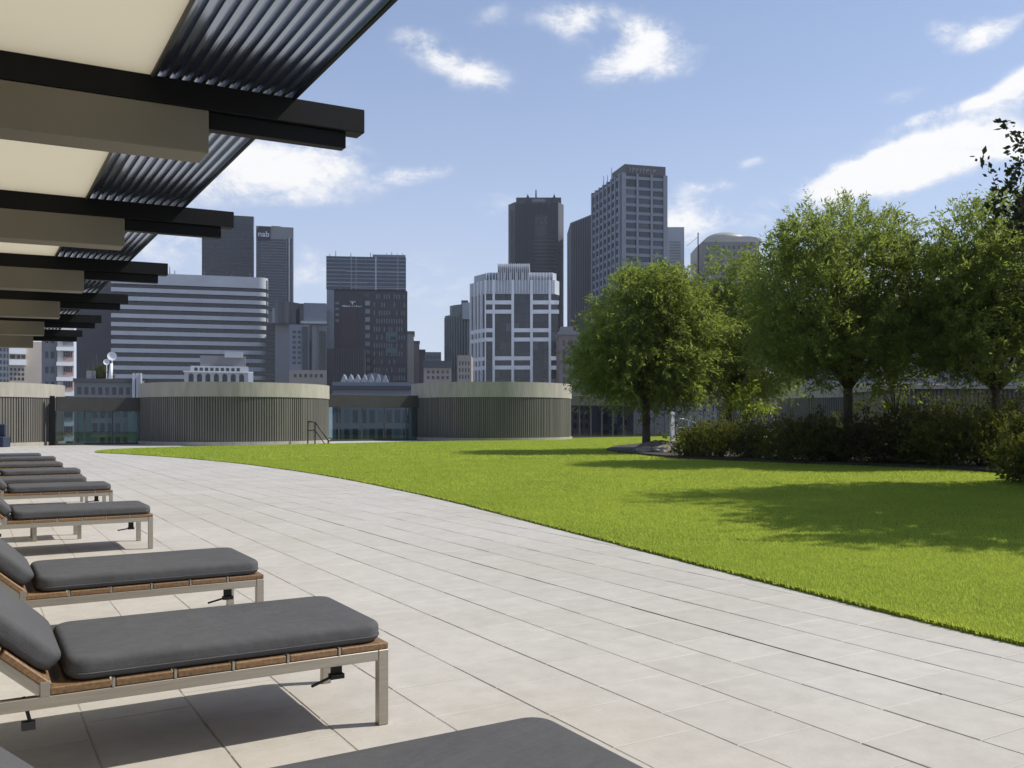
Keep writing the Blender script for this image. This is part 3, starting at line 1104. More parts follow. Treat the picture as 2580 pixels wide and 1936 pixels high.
tree('young_tree', 'small sunlit lime green sapling between the second and the tallest tree', T(1612, 33),
     [(0, 0, 1.9, .55, .5, .55), (.3, 0, 1.55, .4, .4, .35)], .035, 1.1, 60, 14, .4, .17, .06, M['leaf_lime'], .3, .8, 31, group=None)
tree('young_tree', 'lime green sapling in sun right of the tallest trunk', T(1935, 25),
     [(0, 0, 2.2, .6, .5, .55), (-.3, 0, 1.9, .45, .4, .35)], .035, 1.3, 60, 14, .38, .13, .05, M['leaf_lime'], .3, .8, 33, group=None)

SH = [(1505, 28.2, .78, .55, 'low clipped green shrub at the left end of the hedge by the mound'),
      (1560, 27.6, .92, .60, 'low green shrub below the second tree, second from the hedge end'),
      (1625, 26.8, .95, .62, 'low shrub below the lime sapling'),
      (1690, 25.8, .95, .64, 'low shrub before the left side of the shaded drum'),
      (1752, 25.0, .9, .70, 'dark shrub just left of the tallest trunk'),
      (1822, 24.6, 1.0, .80, 'dark shrub at the foot of the tallest tree'),
      (1893, 24.0, 1.1, .85, 'dark reddish shrub right of the tallest tree'),
      (1965, 23.6, 1.2, .9, 'tall dark shrub between the tallest tree and the fourth tree'),
      (2040, 22.9, 1.2, .95, 'tall dark shrub left of the fourth trunk'),
      (2115, 22.4, 1.3, .98, 'tall dark shrub at the foot of the fourth tree'),
      (2185, 21.8, 1.4, 1.0, 'tall dark shrub between the fourth trunk and the right edge'),
      (2265, 21.0, 1.3, 1.0, 'dark shrub behind the right edge tree'),
      (2222, 17.0, .72, .46, 'low dark shrub on the lawn edge below the right edge tree'),
      (2330, 15.2, 1.1, .8, 'dark shrub under the dark right edge tree'),
      (1860, 27.6, 1.5, .95, 'taller loose shrub behind the tallest trunk'),
      (1990, 26.4, 1.55, 1.0, 'taller loose shrub behind the gap between the two right trunks'),
      (2080, 26.0, 1.7, 1.1, 'tallest loose shrub left of the fourth trunk')]
for i, (qx_, d_, h_, r_, lab) in enumerate(SH):
    s = empty('shrub', gpt(qx_, d_, .07))
    tag(s, lab, 'shrub', 'shrubs in the planting bed')
    lob = [(0, 0, h_ * .5, r_, r_, h_ * .55), (r_ * .45, .1, h_ * .42, r_ * .7, r_ * .7, h_ * .45), (-r_ * .45, -.1, h_ * .45, r_ * .7, r_ * .7, h_ * .42)]
    A = leaves(lob, 420, 16, (.26, .38, .22)[i % 3], (.085, .11, .07)[i % 3], (.045, .036, .045)[i % 3], (.5, 1.1, .4)[i % 3], .3, shell=.55, seed=50 + i, clump=26)
    A[:, 2] = np.maximum(A[:, 2], .01)
    obj('foliage', tri_mesh('foliage', A, 4, M[('leaf_shrub_b', 'leaf_shrub_b', 'leaf_shrub', 'leaf_shrub_b', 'leaf_shrub', 'leaf_shrub', 'leaf_shrub_c', 'leaf_shrub', 'leaf_shrub_b')[i % 9]]), s)
    mb = MB()
    for k in range(6):
        a = k * 1.05
        mb.path([Vector((0, 0, -.03)), Vector((math.cos(a) * r_ * .3, math.sin(a) * r_ * .3, h_ * .4)), Vector((math.cos(a) * r_ * .7, math.sin(a) * r_ * .7, h_ * .85))], [.025, .015, .005], 5)
    mb.build('stem', M['bark'], s)

# pale mound of mulch and stones at the lawn tip
mp = gpt(1428, 32.6)
bm = bmesh.new()
bmesh.ops.create_icosphere(bm, subdivisions=4, radius=1)
for v in bm.verts:
    n = math.sin(v.co.x * 9 + 1) * math.sin(v.co.y * 8) * .06 + random.uniform(-.03, .03)
    v.co = Vector((v.co.x * 1.05, v.co.y * .9, max(v.co.z, -.1) * (.42 + n)))
me = bpy.data.meshes.new('mulch_mound'); bm.to_mesh(me); bm.free(); me.materials.append(M['mulch']); me.shade_smooth()
mm = obj('mulch_mound', me, None, (mp.x, mp.y, .03))
mm.rotation_euler = (0, 0, -YAW)
tag(mm, kind='structure')
for i, (dx, dd, s, lab) in enumerate([(1392, 32.0, .26, 'pale flat stone at the left foot of the mulch mound'), (1430, 31.8, .32, 'largest pale stone in front of the mulch mound'), (1462, 31.7, .22, 'small pale stone at the right foot of the mulch mound')]):
    bm = bmesh.new(); bmesh.ops.create_icosphere(bm, subdivisions=3, radius=1)
    rs = random.Random(i)
    k = [rs.uniform(.7, 1.3) for _ in range(6)]
    for v in bm.verts:
        v.co += Vector((math.sin(v.co.y * 4 * k[0]), math.sin(v.co.z * 5 * k[1]), math.sin(v.co.x * 4 * k[2]))) * .12
        v.co = Vector((v.co.x * s * 1.3, v.co.y * s, v.co.z * s * .55))
    me = bpy.data.meshes.new('stone'); bm.to_mesh(me); bm.free(); me.materials.append(M['rock'])
    p = gpt(dx, dd, .08 + s * .25)
    tag(obj('stone', me, None, p), lab, 'stone', 'stones at the mulch mound')

# ------------------------------------------------------------------ the city


def fac(name, col, rough=.6, var=.08, scale=.15, per_obj=.0, metal=0):
    return mat(name, col, rough, metal, var, scale, per_obj=per_obj)


def pane_mat(name, col, rough=.12, per_obj=.35, spec=.6):
    m = mat(name, col, rough, 0, .1, .3, per_obj=per_obj, spec=spec)
    m.node_tree.nodes['Principled BSDF'].inputs['IOR'].default_value = 1.5
    return m


M['pane_dark'] = pane_mat('dark window glass', (.024, .028, .036), .1, .6)
M['pane_blue'] = pane_mat('blue black glass', (.022, .032, .046), .1, .6)
M['pane_pale'] = pane_mat('pale blinds behind glass', (.20, .21, .23), .3)
M['pane_blind'] = pane_mat('window with blind', (.07, .075, .085), .25)
M['conc_blue'] = fac('blue grey concrete', (.20, .225, .26))
M['conc_dark'] = fac('dark grey stone', (.075, .075, .085))
M['conc_mid'] = fac('mid grey concrete', (.22, .22, .225))
M['conc_pale'] = fac('pale grey panel', (.47, .49, .52))
M['white'] = fac('white painted concrete', (.82, .83, .85))
M['white_warm'] = fac('warm white render', (.58, .555, .515))
M['brown_dark'] = fac('dark brown cladding', (.045, .042, .048))
M['brown_red'] = fac('dark red brown panel', (.055, .040, .042))
M['purple'] = fac('purple grey cladding', (.095, .09, .105))
M['green_glass'] = pane_mat('sea green glass', (.075, .11, .11), .25)
M['teal'] = fac('teal panel', (.08, .14, .135), .4)
M['tan'] = fac('tan stone', (.33, .29, .25))
M['beige'] = fac('beige render', (.48, .42, .35))
M['pink'] = fac('pinkish brick', (.42, .27, .25))
M['black_glass'] = pane_mat('black curtain glass', (.012, .015, .022), .1, .1)
M['dome'] = fac('green grey dome', (.30, .34, .30), .5)
M['sign_text'] = mat('pale sign letter', (.62, .63, .66), .5)
M['sign_board'] = mat('sign board black', (.012, .014, .02), .5)
M['brown_stone'] = fac('brown stone', (.20, .165, .15))


class Bld:
    def __init__(s, name, label, q0, q1, qtop, d, depth, wall, zb=GZ, rz=None, wall_name='wall', cat='building'):
        s.d = d
        s.X0 = ((q0 + q1) / 2 - CX) / F * d
        if rz is None: rz = -math.atan((q1 - CX) / F) if q1 < 1000 else 0      # streets at left run towards the terrace
        s.rz = rz
        p = RT * s.X0 + FW * d
        s.t = empty(name, (p.x, p.y, zb), -YAW + rz)
        tag(s.t, label, cat)
        s.zb = zb
        s.H = zq(qtop, d) - zb
        if wall: s.wall = MB().box(s.x(q0), s.x(q1), 0, depth, 0, s.H).build(wall_name, wall, s.t)
        s.depth = depth
        s.cache = {}

    def x(s, q):
        k = (q - CX) / F
        return (k * s.d - s.X0) / (math.cos(s.rz) - k * math.sin(s.rz))
    def z(s, q): return zq(q, s.d) - s.zb

    def box(s, name, q0, q1, qt, qb, y0, y1, m):
        """individual part; alike sizes share one mesh"""
        x0, x1, z1, z0 = s.x(q0), s.x(q1), s.z(qt), s.z(qb)
        key = (name, round(x1 - x0, 3), round(z1 - z0, 3), y0, y1, m.name)
        if key not in s.cache:
            w, h = (x1 - x0) / 2, (z1 - z0) / 2
            b = MB().box(-w, w, y0, y1, -h, h)
            s.cache[key] = me_from(name, b.v, b.f, m)
        return obj(name, s.cache[key], s.t, ((x0 + x1) / 2, 0, (z0 + z1) / 2))

    def many(s, name, rects, y0, y1, m):
        mb = MB()
        for q0, q1, qt, qb in rects: mb.box(s.x(q0), s.x(q1), y0, y1, s.z(qb), s.z(qt))
        o = mb.build(name, m, s.t)
        return tag(o, kind='stuff')

    def grid(s, name, q0, q1, qt, qb, nc, nr, fx, fz, y0, y1, m, pick=None, alt=None):
        cw, ch = (q1 - q0) / nc, (qb - qt) / nr
        for i in range(nc):
            for j in range(nr):
                a, b = q0 + cw * (i + .5 - fx / 2), qt + ch * (j + .5 - fz / 2)
                mm_ = alt if (pick and pick(i, j)) else m
                s.box(name, a, a + cw * fx, b, b + ch * fz, y0, y1, mm_)

    def grid_stuff(s, name, q0, q1, qt, qb, nc, nr, fx, fz, y0, y1, m, keep=None):
        cw, ch = (q1 - q0) / nc, (qb - qt) / nr
        rects = []
        for i in range(nc):
            for j in range(nr):
                if keep and not keep(i, j): continue
                a, b = q0 + cw * (i + .5 - fx / 2), qt + ch * (j + .5 - fz / 2)
                rects.append((a, a + cw * fx, b, b + ch * fz))
        return s.many(name, rects, y0, y1, m)

    def antenna(s, q, qt, qb, r=.25, y=3):
        MB().tube((s.x(q), y, s.z(qb)), (s.x(q), y, s.z(qt)), r, r * .5, 6).build('antenna', M['conc_dark'], s.t)


BOT = 985
rb = random.Random(5)

# banded office block
b = Bld('office_block', 'wide office block with white horizontal bands, left of the centre', 243, 578, 600, 370, 30, M['black_glass'], wall_name='glazing')
def band_poly(x0, x1, y0, y1, r=3.5):
    pts = [(x0, y1), (x0, y0)]
    for k in range(7):
        a = R(-90 + 15 * k)
        pts.append((x1 - r + r * math.cos(a), y0 + r + r * math.sin(a)))
    return pts + [(x1, y1)]
MB().prism(band_poly(b.x(241), b.x(579), -1.4, 30), b.z(619), b.z(595)).build('parapet', M['conc_pale'], b.t)
for k in range(13):
    y = 627.5 + 18.35 * k
    MB().prism(band_poly(b.x(241), b.x(579), -1.4, 29.9), b.z(y + 8.6), b.z(y)).build('spandrel', M['conc_pale'], b.t)
    b.many('mullion', [(243 + 6.7 * i, 243.5 + 6.7 * i, y + 8.8, y + 18.2) for i in range(50)], -.12, .1, M['conc_dark'])
for q, h in ((262, 14), (300, 10), (365, 20), (376, 12), (440, 16), (500, 9), (540, 12)): b.antenna(q, 595 - h, 597, .22)
b.box('roof_plant', 300, 345, 588, 596, 8, 16, M['conc_mid'])
b.box('roof_plant', 460, 520, 589, 596, 8, 16, M['conc_mid'])

# two towers behind it
b = Bld('dark_tower', 'plain black glass tower behind the banded block', 436, 548, 465, 470, 34, M['black_glass'], wall_name='curtain_wall')
b.box('crown_panel', 436.4, 547.6, 466, 484, -.5, -.02, M['pane_blue'])
b.many('mullion', [(436 + 5.1 * i, 436.7 + 5.1 * i, 485, 700) for i in range(22)], -.25, -.01, M['conc_dark'])
b.many('floor_line', [(436, 548, 490 + 9.2 * i, 490.9 + 9.2 * i) for i in range(22)], -.2, -.012, M['conc_dark'])
b.box('corner_trim', 547.2, 549, 466, 700, -.4, .4, M['conc_pale'])

b = Bld('grey_tower', 'grey tower with a rounded dark sign near its top, beside the black glass tower', 553, 634, 490, 455, 30, M['conc_mid'])
b.many('floor_band', [(564, 618, 517 + 6.1 * i, 520.6 + 6.1 * i) for i in range(26)], -.35, -.01, M['pane_blue'])
b.box('recess', 555, 563, 510, 690, -.2, -.01, M['pane_blue'])
b.box('slot', 620.5, 623, 514, 690, -.3, -.01, M['black_glass'])
b.box('fin', 623.4, 626.4, 514, 690, -1.2, -.01, M['conc_pale'])
b.box('slot', 627, 630, 514, 690, -.3, -.01, M['black_glass'])
b.box('penthouse', 586, 606, 485, 490, 4, 20, M['conc_mid'])
sg = MB().prism([(b.x(q), -b.z(y)) for q, y in ((555, 498), (561, 491.5), (584, 491.5), (584, 521), (560, 521), (555, 515))], -.9, -.1)
sgo = sg.build('sign_board', M['sign_board'], b.t)
sgo.rotation_euler = (R(-90), 0, 0)
sgo.scale = (1, 1, 1)
fc = bpy.data.curves.new('sign_lettering', 'FONT')
fc.body = 'nab'; fc.size = 3.9; fc.extrude = .1; fc.offset = .06
fc.materials.append(M['sign_text'])
_tmp = bpy.data.objects.new('tmp', fc)
sign_me = bpy.data.meshes.new_from_object(_tmp)
bpy.data.objects.remove(_tmp)
fo = obj('sign_lettering', sign_me, b.t, (b.x(557.2), -1.05, b.z(513.5)))
fo.rotation_euler = (R(90), 0, 0)

b = Bld('purple_block', 'plain purple grey block behind the left end of the banded block', 165, 246, 585, 400, 25, M['purple'])
b.many('rib', [(167 + 4 * i, 168.3 + 4 * i, 588, 860) for i in range(20)], -.3, -.01, M['conc_dark'])
b = Bld('blue_grey_block', 'blue grey block at the far left under the last pergola beams', -60, 24, 700, 330, 20, M['conc_blue'])
b.grid_stuff('window', -58, 22, 706, 830, 10, 9, .5, .6, -.1, -.01, M['pane_dark'])

b = Bld('beige_house', 'beige building with two bright white balcony bands at the far left', 18, 92, 738, 240, 16, M['beige'])
b.box('balcony', 20, 56, 747, 766, -1.2, -.02, M['white'])
b.box('window', 22, 33, 768, 776, -.06, -.01, M['pane_dark'])
b.box('window', 36, 44, 768, 776, -.06, -.01, M['pane_dark'])
b.box('window', 46, 55, 768, 776, -.06, -.01, M['pane_dark'])
b.box('balcony', 20, 56, 778, 790, -1.2, -.02, M['white'])
b.grid('window', 20, 54, 794, 824, 4, 3, .6, .6, -.06, -.01, M['pane_dark'])

b = Bld('apartment_block', 'slim white apartment block with pink balcony fronts, left of the roof garden', 90, 160, 700, 200, 14, M['conc_mid'], wall_name='wall')
b.box('white_gable', 94, 112, 705, 726, -.8, -.02, M['white'])
b.box('frame_wall', 124, 160, 697, 990, -.8, -.02, M['white_warm'])
for k in range(11):
    y = 702 + 32.5 * k
    b.box('slab', 122, 160.5, y + 16, y + 24, -1.6, -.82, M['white'])
    b.box('balcony_front', 136, 158, y + 25, y + 45, -1.1, -.81, M['pink'] if k in (1, 2, 3, 6) else M['conc_mid'])
    for j in range(4): b.box('window', 137.5 + 5 * j, 141 + 5 * j, y + 26, y + 37, -1.16, -1.11, M['pane_dark'])
    b.box('window', 98, 104, y + 26, y + 40, -.1, -.02, M['pane_dark'])
    b.box('window', 110, 117, y + 26, y + 40, -.1, -.02, M['pane_dark'])

b = Bld('roof_garden_building', 'low grey building with a planted roof and white dishes, before the banded block', 160, 312, 822, 150, 14, M['conc_mid'])
b.box('roof_edge', 158, 284, 819, 826, -.5, -.02, M['conc_dark'])
b.grid('window', 164, 284, 832, 858, 8, 1, .55, .6, -.08, -.01, M['pane_dark'])
b.grid('window', 164, 312, 878, 1000, 9, 4, .6, .62, -.08, -.01, M['pane_dark'], pick=lambda i, j: (i * 7 + j * 3) % 5 == 0, alt=M['teal'])
for q0, q1 in ((286, 292), (294, 303)): b.box('pier', q0, q1, 806, 1000, -.7, -.02, M['conc_pale'])
b.box('pier', 303.5, 307, 806, 1000, -.9, -.02, M['white'])
b.box('teal_panel', 170, 196, 890, 1000, -.14, -.09, M['teal'])
b.box('teal_panel', 276, 300, 890, 1000, -.72, -.701, M['teal'])
b.antenna(206, 762, 822, .05, 4); b.antenna(199, 775, 822, .05, 3); b.antenna(222, 780, 822, .06, 5); b.antenna(186, 782, 822, .05, 5)
b.box('roof_hut', 184, 205, 800, 822, 3, 8, M['conc_mid'])
for (q, y, r_) in ((241, 768, .75), (229, 781, .5)):
    mb = MB()
    cx_, cz_ = b.x(q), b.z(y)
    vs = [(cx_, 2.2, cz_)] + [(cx_ + r_ * math.cos(k * math.pi / 8), 2.0, cz_ + r_ * math.sin(k * math.pi / 8)) for k in range(16)]
    mb.add(vs, [(0, 1 + k, 1 + (k + 1) % 16) for k in range(16)]).tube((cx_, 2.3, cz_), (cx_, 2.6, b.z(822)), .07)
    mb.build('dish', M['white'], b.t)
mb = MB(); mb.tube((b.x(237), 2, b.z(822)), (b.x(240), 2, b.z(784)), .35, .22); mb.build('vent', M['white'], b.t, smooth=True)
for k, (q, r_) in enumerate(((213, .9), (222, 1.1), (232, .7), (204, .7))):
    s = empty('roof_shrub', (b.t.matrix_basis @ Vector((b.x(q), 4, b.z(822)))))
    tag(s, ['grey green roof shrub beside the antennas', 'largest grey green shrub on the roof garden', 'roof shrub by the white vent', 'small roof shrub left of the largest one'][k], 'shrub', 'shrubs on the roof garden')
    A = leaves([(0, 0, r_ * 1.3, r_, r_, r_ * 1.3)], 160, 12, .5, .22, .08, .9, .2, seed=300 + k)
    obj('foliage', tri_mesh('foliage', A, 4, M['leaf_shrub']), s)

# small white arcaded building
b = Bld('arcade_building', 'small white building with seven dark arches above the widest drum', 398, 545, 803, 180, 14, M['white_warm'])
b.box('upper_storey', 410, 536, 790, 804, 2.5, 12, M['conc_pale'])
b.grid('window', 416, 520, 793, 802, 9, 1, .62, .85, 2.44, 2.49, M['pane_dark'])
b.box('roof_block', 430, 530, 766, 791, 4, 11, M['conc_mid'])
b.box('plant_box', 484, 524, 757, 770, 3.2, 8, M['conc_pale'])
b.box('cornice', 396, 547, 802.5, 805.5, -.35, -.02, M['white'])
b.box('lit_side_strip', 536, 547, 806, 850, -.5, -.02, M['white'])  # brighter white put in for the sunlit right side of the building
def arch(b, q0, q1, yt, yb):
    x0, x1, z1, z0 = b.x(q0), b.x(q1), b.z(yt), b.z(yb)
    r = (x1 - x0) / 2
    pts = [(x0, z0), (x1, z0), (x1, z1 - r)] + [((x0 + x1) / 2 + r * math.cos(R(20 * k)), z1 - r + r * math.sin(R(20 * k))) for k in range(1, 9)] + [(x0, z1 - r)]
    n = len(pts)
    vs = [(x, -.06, z) for x, z in pts] + [(x, -.005, z) for x, z in pts]
    fs = [tuple(range(n)), tuple(range(2 * n - 1, n - 1, -1))] + [(i, n + i, n + (i + 1) % n, (i + 1) % n) for i in range(n)]
    MB().add(vs, fs).build('arch', M['black_glass'], b.t)
for k in range(7): arch(b, 407.5 + 18.2 * k, 418 + 18.2 * k, 808, 832)

# curved low block and pale mid block between banded block and the brown tower
b = Bld('dark_block', 'plain dark block right of the banded block', 577, 626, 699, 350, 25, M['black_glass'])
b.many('floor_line', [(577, 626, 705 + 9 * i, 706.2 + 9 * i) for i in range(16)], -.2, -.01, M['conc_dark'])
b = Bld('curved_roof_block', 'block with a dark curved left front and pale right half, before the brown tower', 594, 706, 657, 340, 26, M['conc_mid'])
cp = [(b.x(594) + .02, 26)] + [(b.x(594) + (b.x(655) - b.x(594)) * t, -5 * math.sin(math.pi * min(t + .15, 1)) - .1) for t in [k / 8 for k in range(9)]] + [(b.x(655), 26)]
MB().prism(cp, b.z(702), b.z(656)).build('dark_front', M['pane_dark'], b.t)
b.box('pale_panel', 656, 705, 655.5, 694, -1.5, -.02, M['conc_blue'])
b.box('ledge', 650, 706, 695, 700, -2.2, -.02, M['conc_pale'])
b.box('parapet_blade', 589, 593.5, 668, 699, -1, 2, M['conc_pale'])
b.box('window_strip', 664, 672, 704, 800, -.3, -.02, M['pane_dark'])
b.box('window_strip', 690, 704, 715, 815, -.3, -.02, M['pane_dark'])
b.box('column', 674, 684, 702, 820, -.9, -.02, M['conc_mid'])
b = Bld('pale_block', 'pale grey block with stepped windows left of the brown tower', 625, 668, 702, 300, 20, M['conc_blue'])
b.grid('window', 630, 652, 712, 790, 2, 7, .6, .5, -.08, -.01, M['pane_dark'])
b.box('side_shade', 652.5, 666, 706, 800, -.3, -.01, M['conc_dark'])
b = Bld('cream_annex', 'low cream annex with small openings above the widest drum at right', 625, 706, 800, 240, 12, M['tan'])
b.grid('window', 632, 700, 806, 818, 6, 1, .5, .6, -.08, -.01, M['pane_dark'])

# brown tower with a glass top
b = Bld('brown_tower', 'dark brown tower with a gridded blue glass upper part and pale lettering', 722, 880, 628, 360, 30, M['brown_dark'])
b.box('glass_top', 705, 877, 556, 627, -.6, 28, M['pane_blue'])
b.box('crown', 805, 876, 550, 556, 0, 24, M['conc_blue'])
for q, w in ((759, .9), (769.5, .8), (812, 3.0), (859.5, .9), (735, .5), (790, .5), (838, .5)): b.box('mullion', q - w / 2, q + w / 2, 556, 627, -.9, -.61, M['conc_pale'] if w > .6 else M['conc_blue'])
for y, q0, q1 in ((585.5, 705, 748), (588, 748, 877), (612, 705, 795), (623, 760, 877)): b.box('transom', q0, q1, y, y + .9, -.86, -.61, M['conc_pale'])
for k in range(8): b.box('floor_band', 705.3, 876.7, 561 + 8.2 * k, 563.5 + 8.2 * k, -.7, -.605, M['conc_blue'])
b.box('pale_edge', 706, 722, 628, 768, -.7, 5, M['conc_blue'])
b.box('red_panel', 737, 772, 667, 752, -.4, -.01, M['brown_red'])
# two worn lines of raised lettering, too small to read
b.many('sign_lettering', [(740 + 3.6 * i, 740 + 3.6 * i + rb.choice((1.2, 2.0, 2.6)), 661 + rb.choice((0, 0, 1)), 664.5) for i in range(12)] + [(757 + 3 * i, 759 + 3 * i, 652, 654.5) for i in range(4)] + [(760, 763, 654, 659)], -.7, -.3, M['sign_text'])
for j in range(11):
    y = 633 + 17.6 * j
    b.box('window', 789, 799, y, y + 9.5, -.12, -.01, M['pane_pale'] if j in (1, 2, 3, 4, 5, 6) else M['pane_dark'])
b.grid_stuff('window', 806, 876, 632, 826, 13, 11, .36, .55, -.12, -.01, M['pane_pale'], keep=lambda i, j: rb.random() < .62)
b.grid_stuff('window', 806, 876, 632, 826, 13, 11, .30, .55, -.11, -.012, M['pane_dark'])
b.many('green_bay', [(834, 858, 717, 727), (834, 858, 752, 762), (836, 858, 735, 738)], -.15, -.013, M['teal'])
b.grid_stuff('window', 723, 734, 650, 700, 1, 4, .7, .4, -.12, -.01, M['pane_pale'])
for q in (711, 724, 757, 800, 835, 846, 858, 870): b.antenna(q, 550 - rb.randint(2, 9), 556, .2)
b.box('lower_wing', 704, 790, 758, 860, -8, -1, M['brown_dark'])
b.many('rib', [(724 + 5.2 * i, 725.4 + 5.2 * i, 756, 840) for i in range(13)], -8.3, -8.01, M['conc_dark'])

b = Bld('glass_roof_house', 'low grey glass roofed house in front of the brown tower', 718, 888, 826, 140, 12, M['conc_blue'])
mb = MB()
for i in range(7):
    q = 735 + 15 * i
    x0, x1 = b.x(q), b.x(q + 14)
    mb.add([(x0, 0, b.z(826)), (x1, 0, b.z(826)), (x1, 6, b.z(826)), (x0, 6, b.z(826)), ((x0 + x1) / 2, .4, b.z(808)), ((x0 + x1) / 2, 5.6, b.z(808))], [(0, 1, 4), (1, 2, 5, 4), (2, 3, 5), (3, 0, 4, 5)])
mb.build('skylight', M['conc_blue'], b.t)
cs = [(b.x(768) + (b.x(842) - b.x(768)) * k / 12, b.z(826) + (b.z(801) - b.z(826)) * math.sin(math.pi * k / 12) ** .7) for k in range(13)]
vs = [(x, 6.5, z) for x, z in cs] + [(x, 11, z) for x, z in cs]
MB().add(vs, [(i, i + 1, 14 + i, 13 + i) for i in range(12)] + [tuple(range(12, -1, -1)), tuple(range(13, 26))]).build('vault_roof', M['conc_blue'], b.t)
b.grid('window', 722, 886, 880, 960, 9, 2, .62, .7, -.08, -.01, M['pane_blue'], pick=lambda i, j: (i + 2 * j) % 4 == 1, alt=M['teal'])
b.box('canopy', 716, 890, 834, 842, -.8, -.02, M['conc_dark'])

# small pieces in the gap
b = Bld('cream_slab', 'thin sunlit cream slab right against the brown tower', 880, 894, 720, 420, 14, M['beige'])
b.box('cap', 880, 896, 716, 722, -.3, 14.3, M['brown_stone'])
b = Bld('brown_slab', 'narrow grey brown slab beside the cream slab', 894, 906, 739, 440, 14, M['brown_stone'])
b.box('roof_edge', 893, 907, 737, 741, -.4, 10, M['conc_dark'])
b = Bld('dark_slab', 'short dark slab in the street gap', 905, 918, 757, 380, 12, M['purple'])
b.box('roof_edge', 904, 919, 755.5, 759, -.4, 10, M['conc_dark'])
b = Bld('grey_house', 'low teal grey house at the end of the street gap', 917, 953, 761, 520, 14, M['conc_blue'])
b.grid('window', 920, 952, 766, 790, 4, 2, .6, .5, -.1, -.01, M['teal'])
b = Bld('low_house', 'low grey stone house with a dark roof behind the right drum', 915, 975, 793, 300, 14, M['tan'])
b.box('roof', 914, 976, 780, 795, -.8, 10, M['conc_dark'])
b.grid('window', 920, 972, 798, 822, 5, 2, .5, .55, -.1, -.01, M['pane_dark'])
b = Bld('green_tower', 'green grey curved tower left of the white framed building', 959, 1016, 672, 430, 24, None)
cx0, cx1 = b.x(959), b.x(1016)
poly = [(cx1, 24), (cx0, 24)] + [(cx0 + (cx1 - cx0) * k / 10, 6 - 9 * math.sin(math.pi * .5 * k / 10) ** .8) for k in range(11)]
MB().prism(poly, 0, b.z(680)).build('wall', M['green_glass'], b.t)
MB().prism([(x * .82 + 1.2, y * .9 + 1) for x, y in poly], b.z(680) + .01, b.z(658)).build('upper_tier', M['green_glass'], b.t)
for k in range(10):
    t = k / 10
    xx, yy = cx0 + (cx1 - cx0) * t, 6 - 9 * math.sin(math.pi * .5 * t) ** .8
    MB().box(xx - .25, xx + .25, yy - .5, yy + .1, b.z(840), b.z(684)).build('fin', M['conc_mid'], b.t)
b.box('roof_box', 996, 1010, 648, 660, 2, 9, M['conc_dark'])
b.box('plant_room', 1000, 1018, 657, 692, -4.6, 6, M['conc_pale'])
b = Bld('tan_house', 'narrow tan stone house at the foot of the green tower', 988, 1018, 768, 300, 14, M['tan'])
b.grid('window', 990, 1016, 778, 822, 4, 3, .4, .55, -.1, -.01, M['pane_dark'])

# white framed building
b = Bld('framed_building', 'white framed building with dark windows and a pale crown above the right drum', 1048, 1207, 633, 330, 30, None)
xl, x0, x1, xr = b.x(1017), b.x(1049), b.x(1198), b.x(1206)
pl = [(xl, 9), (x0, 0), (x1, 0), (xr, 3), (xr, 32), (xl, 32)]
MB().prism(pl, 0, b.z(633)).build('glazing', M['black_glass'], b.t)
MB().prism([(xl - .5, 8.8), (x0, -.6), (x1, -.6), (xr + .5, 2.8), (xr + .5, 32), (xl - .5, 32)], b.z(636), b.z(606)).build('crown', M['conc_pale'], b.t)
MB().prism([(xl + .8, 10), (x0 + 1, 1.4), (x1 - 1, 1.4), (xr - .5, 4), (xr - .5, 31), (xl + .8, 31)], b.z(606) + .01, b.z(588)).build('crown_slope', M['conc_pale'], b.t)
b.box('penthouse', 1075, 1145, 568, 606, 3, 18, M['conc_pale'])
b.many('crown_rib', [(1075 + 4.2 * i, 1076.3 + 4.2 * i, 570, 606) for i in range(17)] + [(1050 + 6.5 * i, 1051.2 + 6.5 * i, 590, 634) for i in range(23)], -.95, 3.2, M['white'])
for q, w in ((1048.5, 3), (1066.5, 5), (1107.5, 5.6), (1148, 5.6), (1187.5, 5)): b.box('pier', q - w / 2, q + w / 2, 606, 960, -1.3, -.05, M['white'])
cols = [(1050, 1064), (1069, 1104.7), (1110.3, 1145.2), (1150.8, 1185), (1190, 1205)]
pairs = [(650, (0, 1, 3, 4)), (710, (0, 2, 3)), (770.5, (1, 2, 4)), (831, (0, 3)), (891, (1, 2, 4))]
for yb, cc in pairs:
    for c in cc:
        q0, q1 = cols[c]
        b.box('spandrel', q0 - 2.4, q1 + 2.4, yb, yb + 8.4, -.8, -.04, M['white'])
        b.box('spandrel', q0 - 2.4, q1 + 2.4, yb + 20, yb + 28.4, -.8, -.04, M['white'])
for c, (q0, q1) in enumerate(cols):
    for j in range(17):
        y = 638 + 20.15 * j
        nx = 1 if q1 - q0 < 20 else 3
        for i in range(nx):
            w = (q1 - q0) / nx
            b.box('window', q0 + w * i + .4, q0 + w * (i + 1) - .4, y, y + 18.2, -.03, -.005, M['pane_dark'] if rb.random() > .1 else M['pane_blind'])
# chamfered left side: white strips on the angled face
ang = math.atan2(-9, x0 - xl)
for yb in (710, 771, 831):
    for y in (yb, yb + 20):
        o = MB().box(.5, math.hypot(9, x0 - xl) - .3, -.5, -.02, b.z(y + 8.4), b.z(y)).build('spandrel', M['white'], b.t, (xl, 9, 0))
        o.rotation_euler = (0, 0, ang)
for t in (.02, .3, .55, .8):
    o = MB().box(-.3, .3, -.9, -.02, 0, b.z(606)).build('pier', M['white'], b.t, (xl + (x0 - xl) * t, 9 - 9 * t, 0))
    o.rotation_euler = (0, 0, ang)

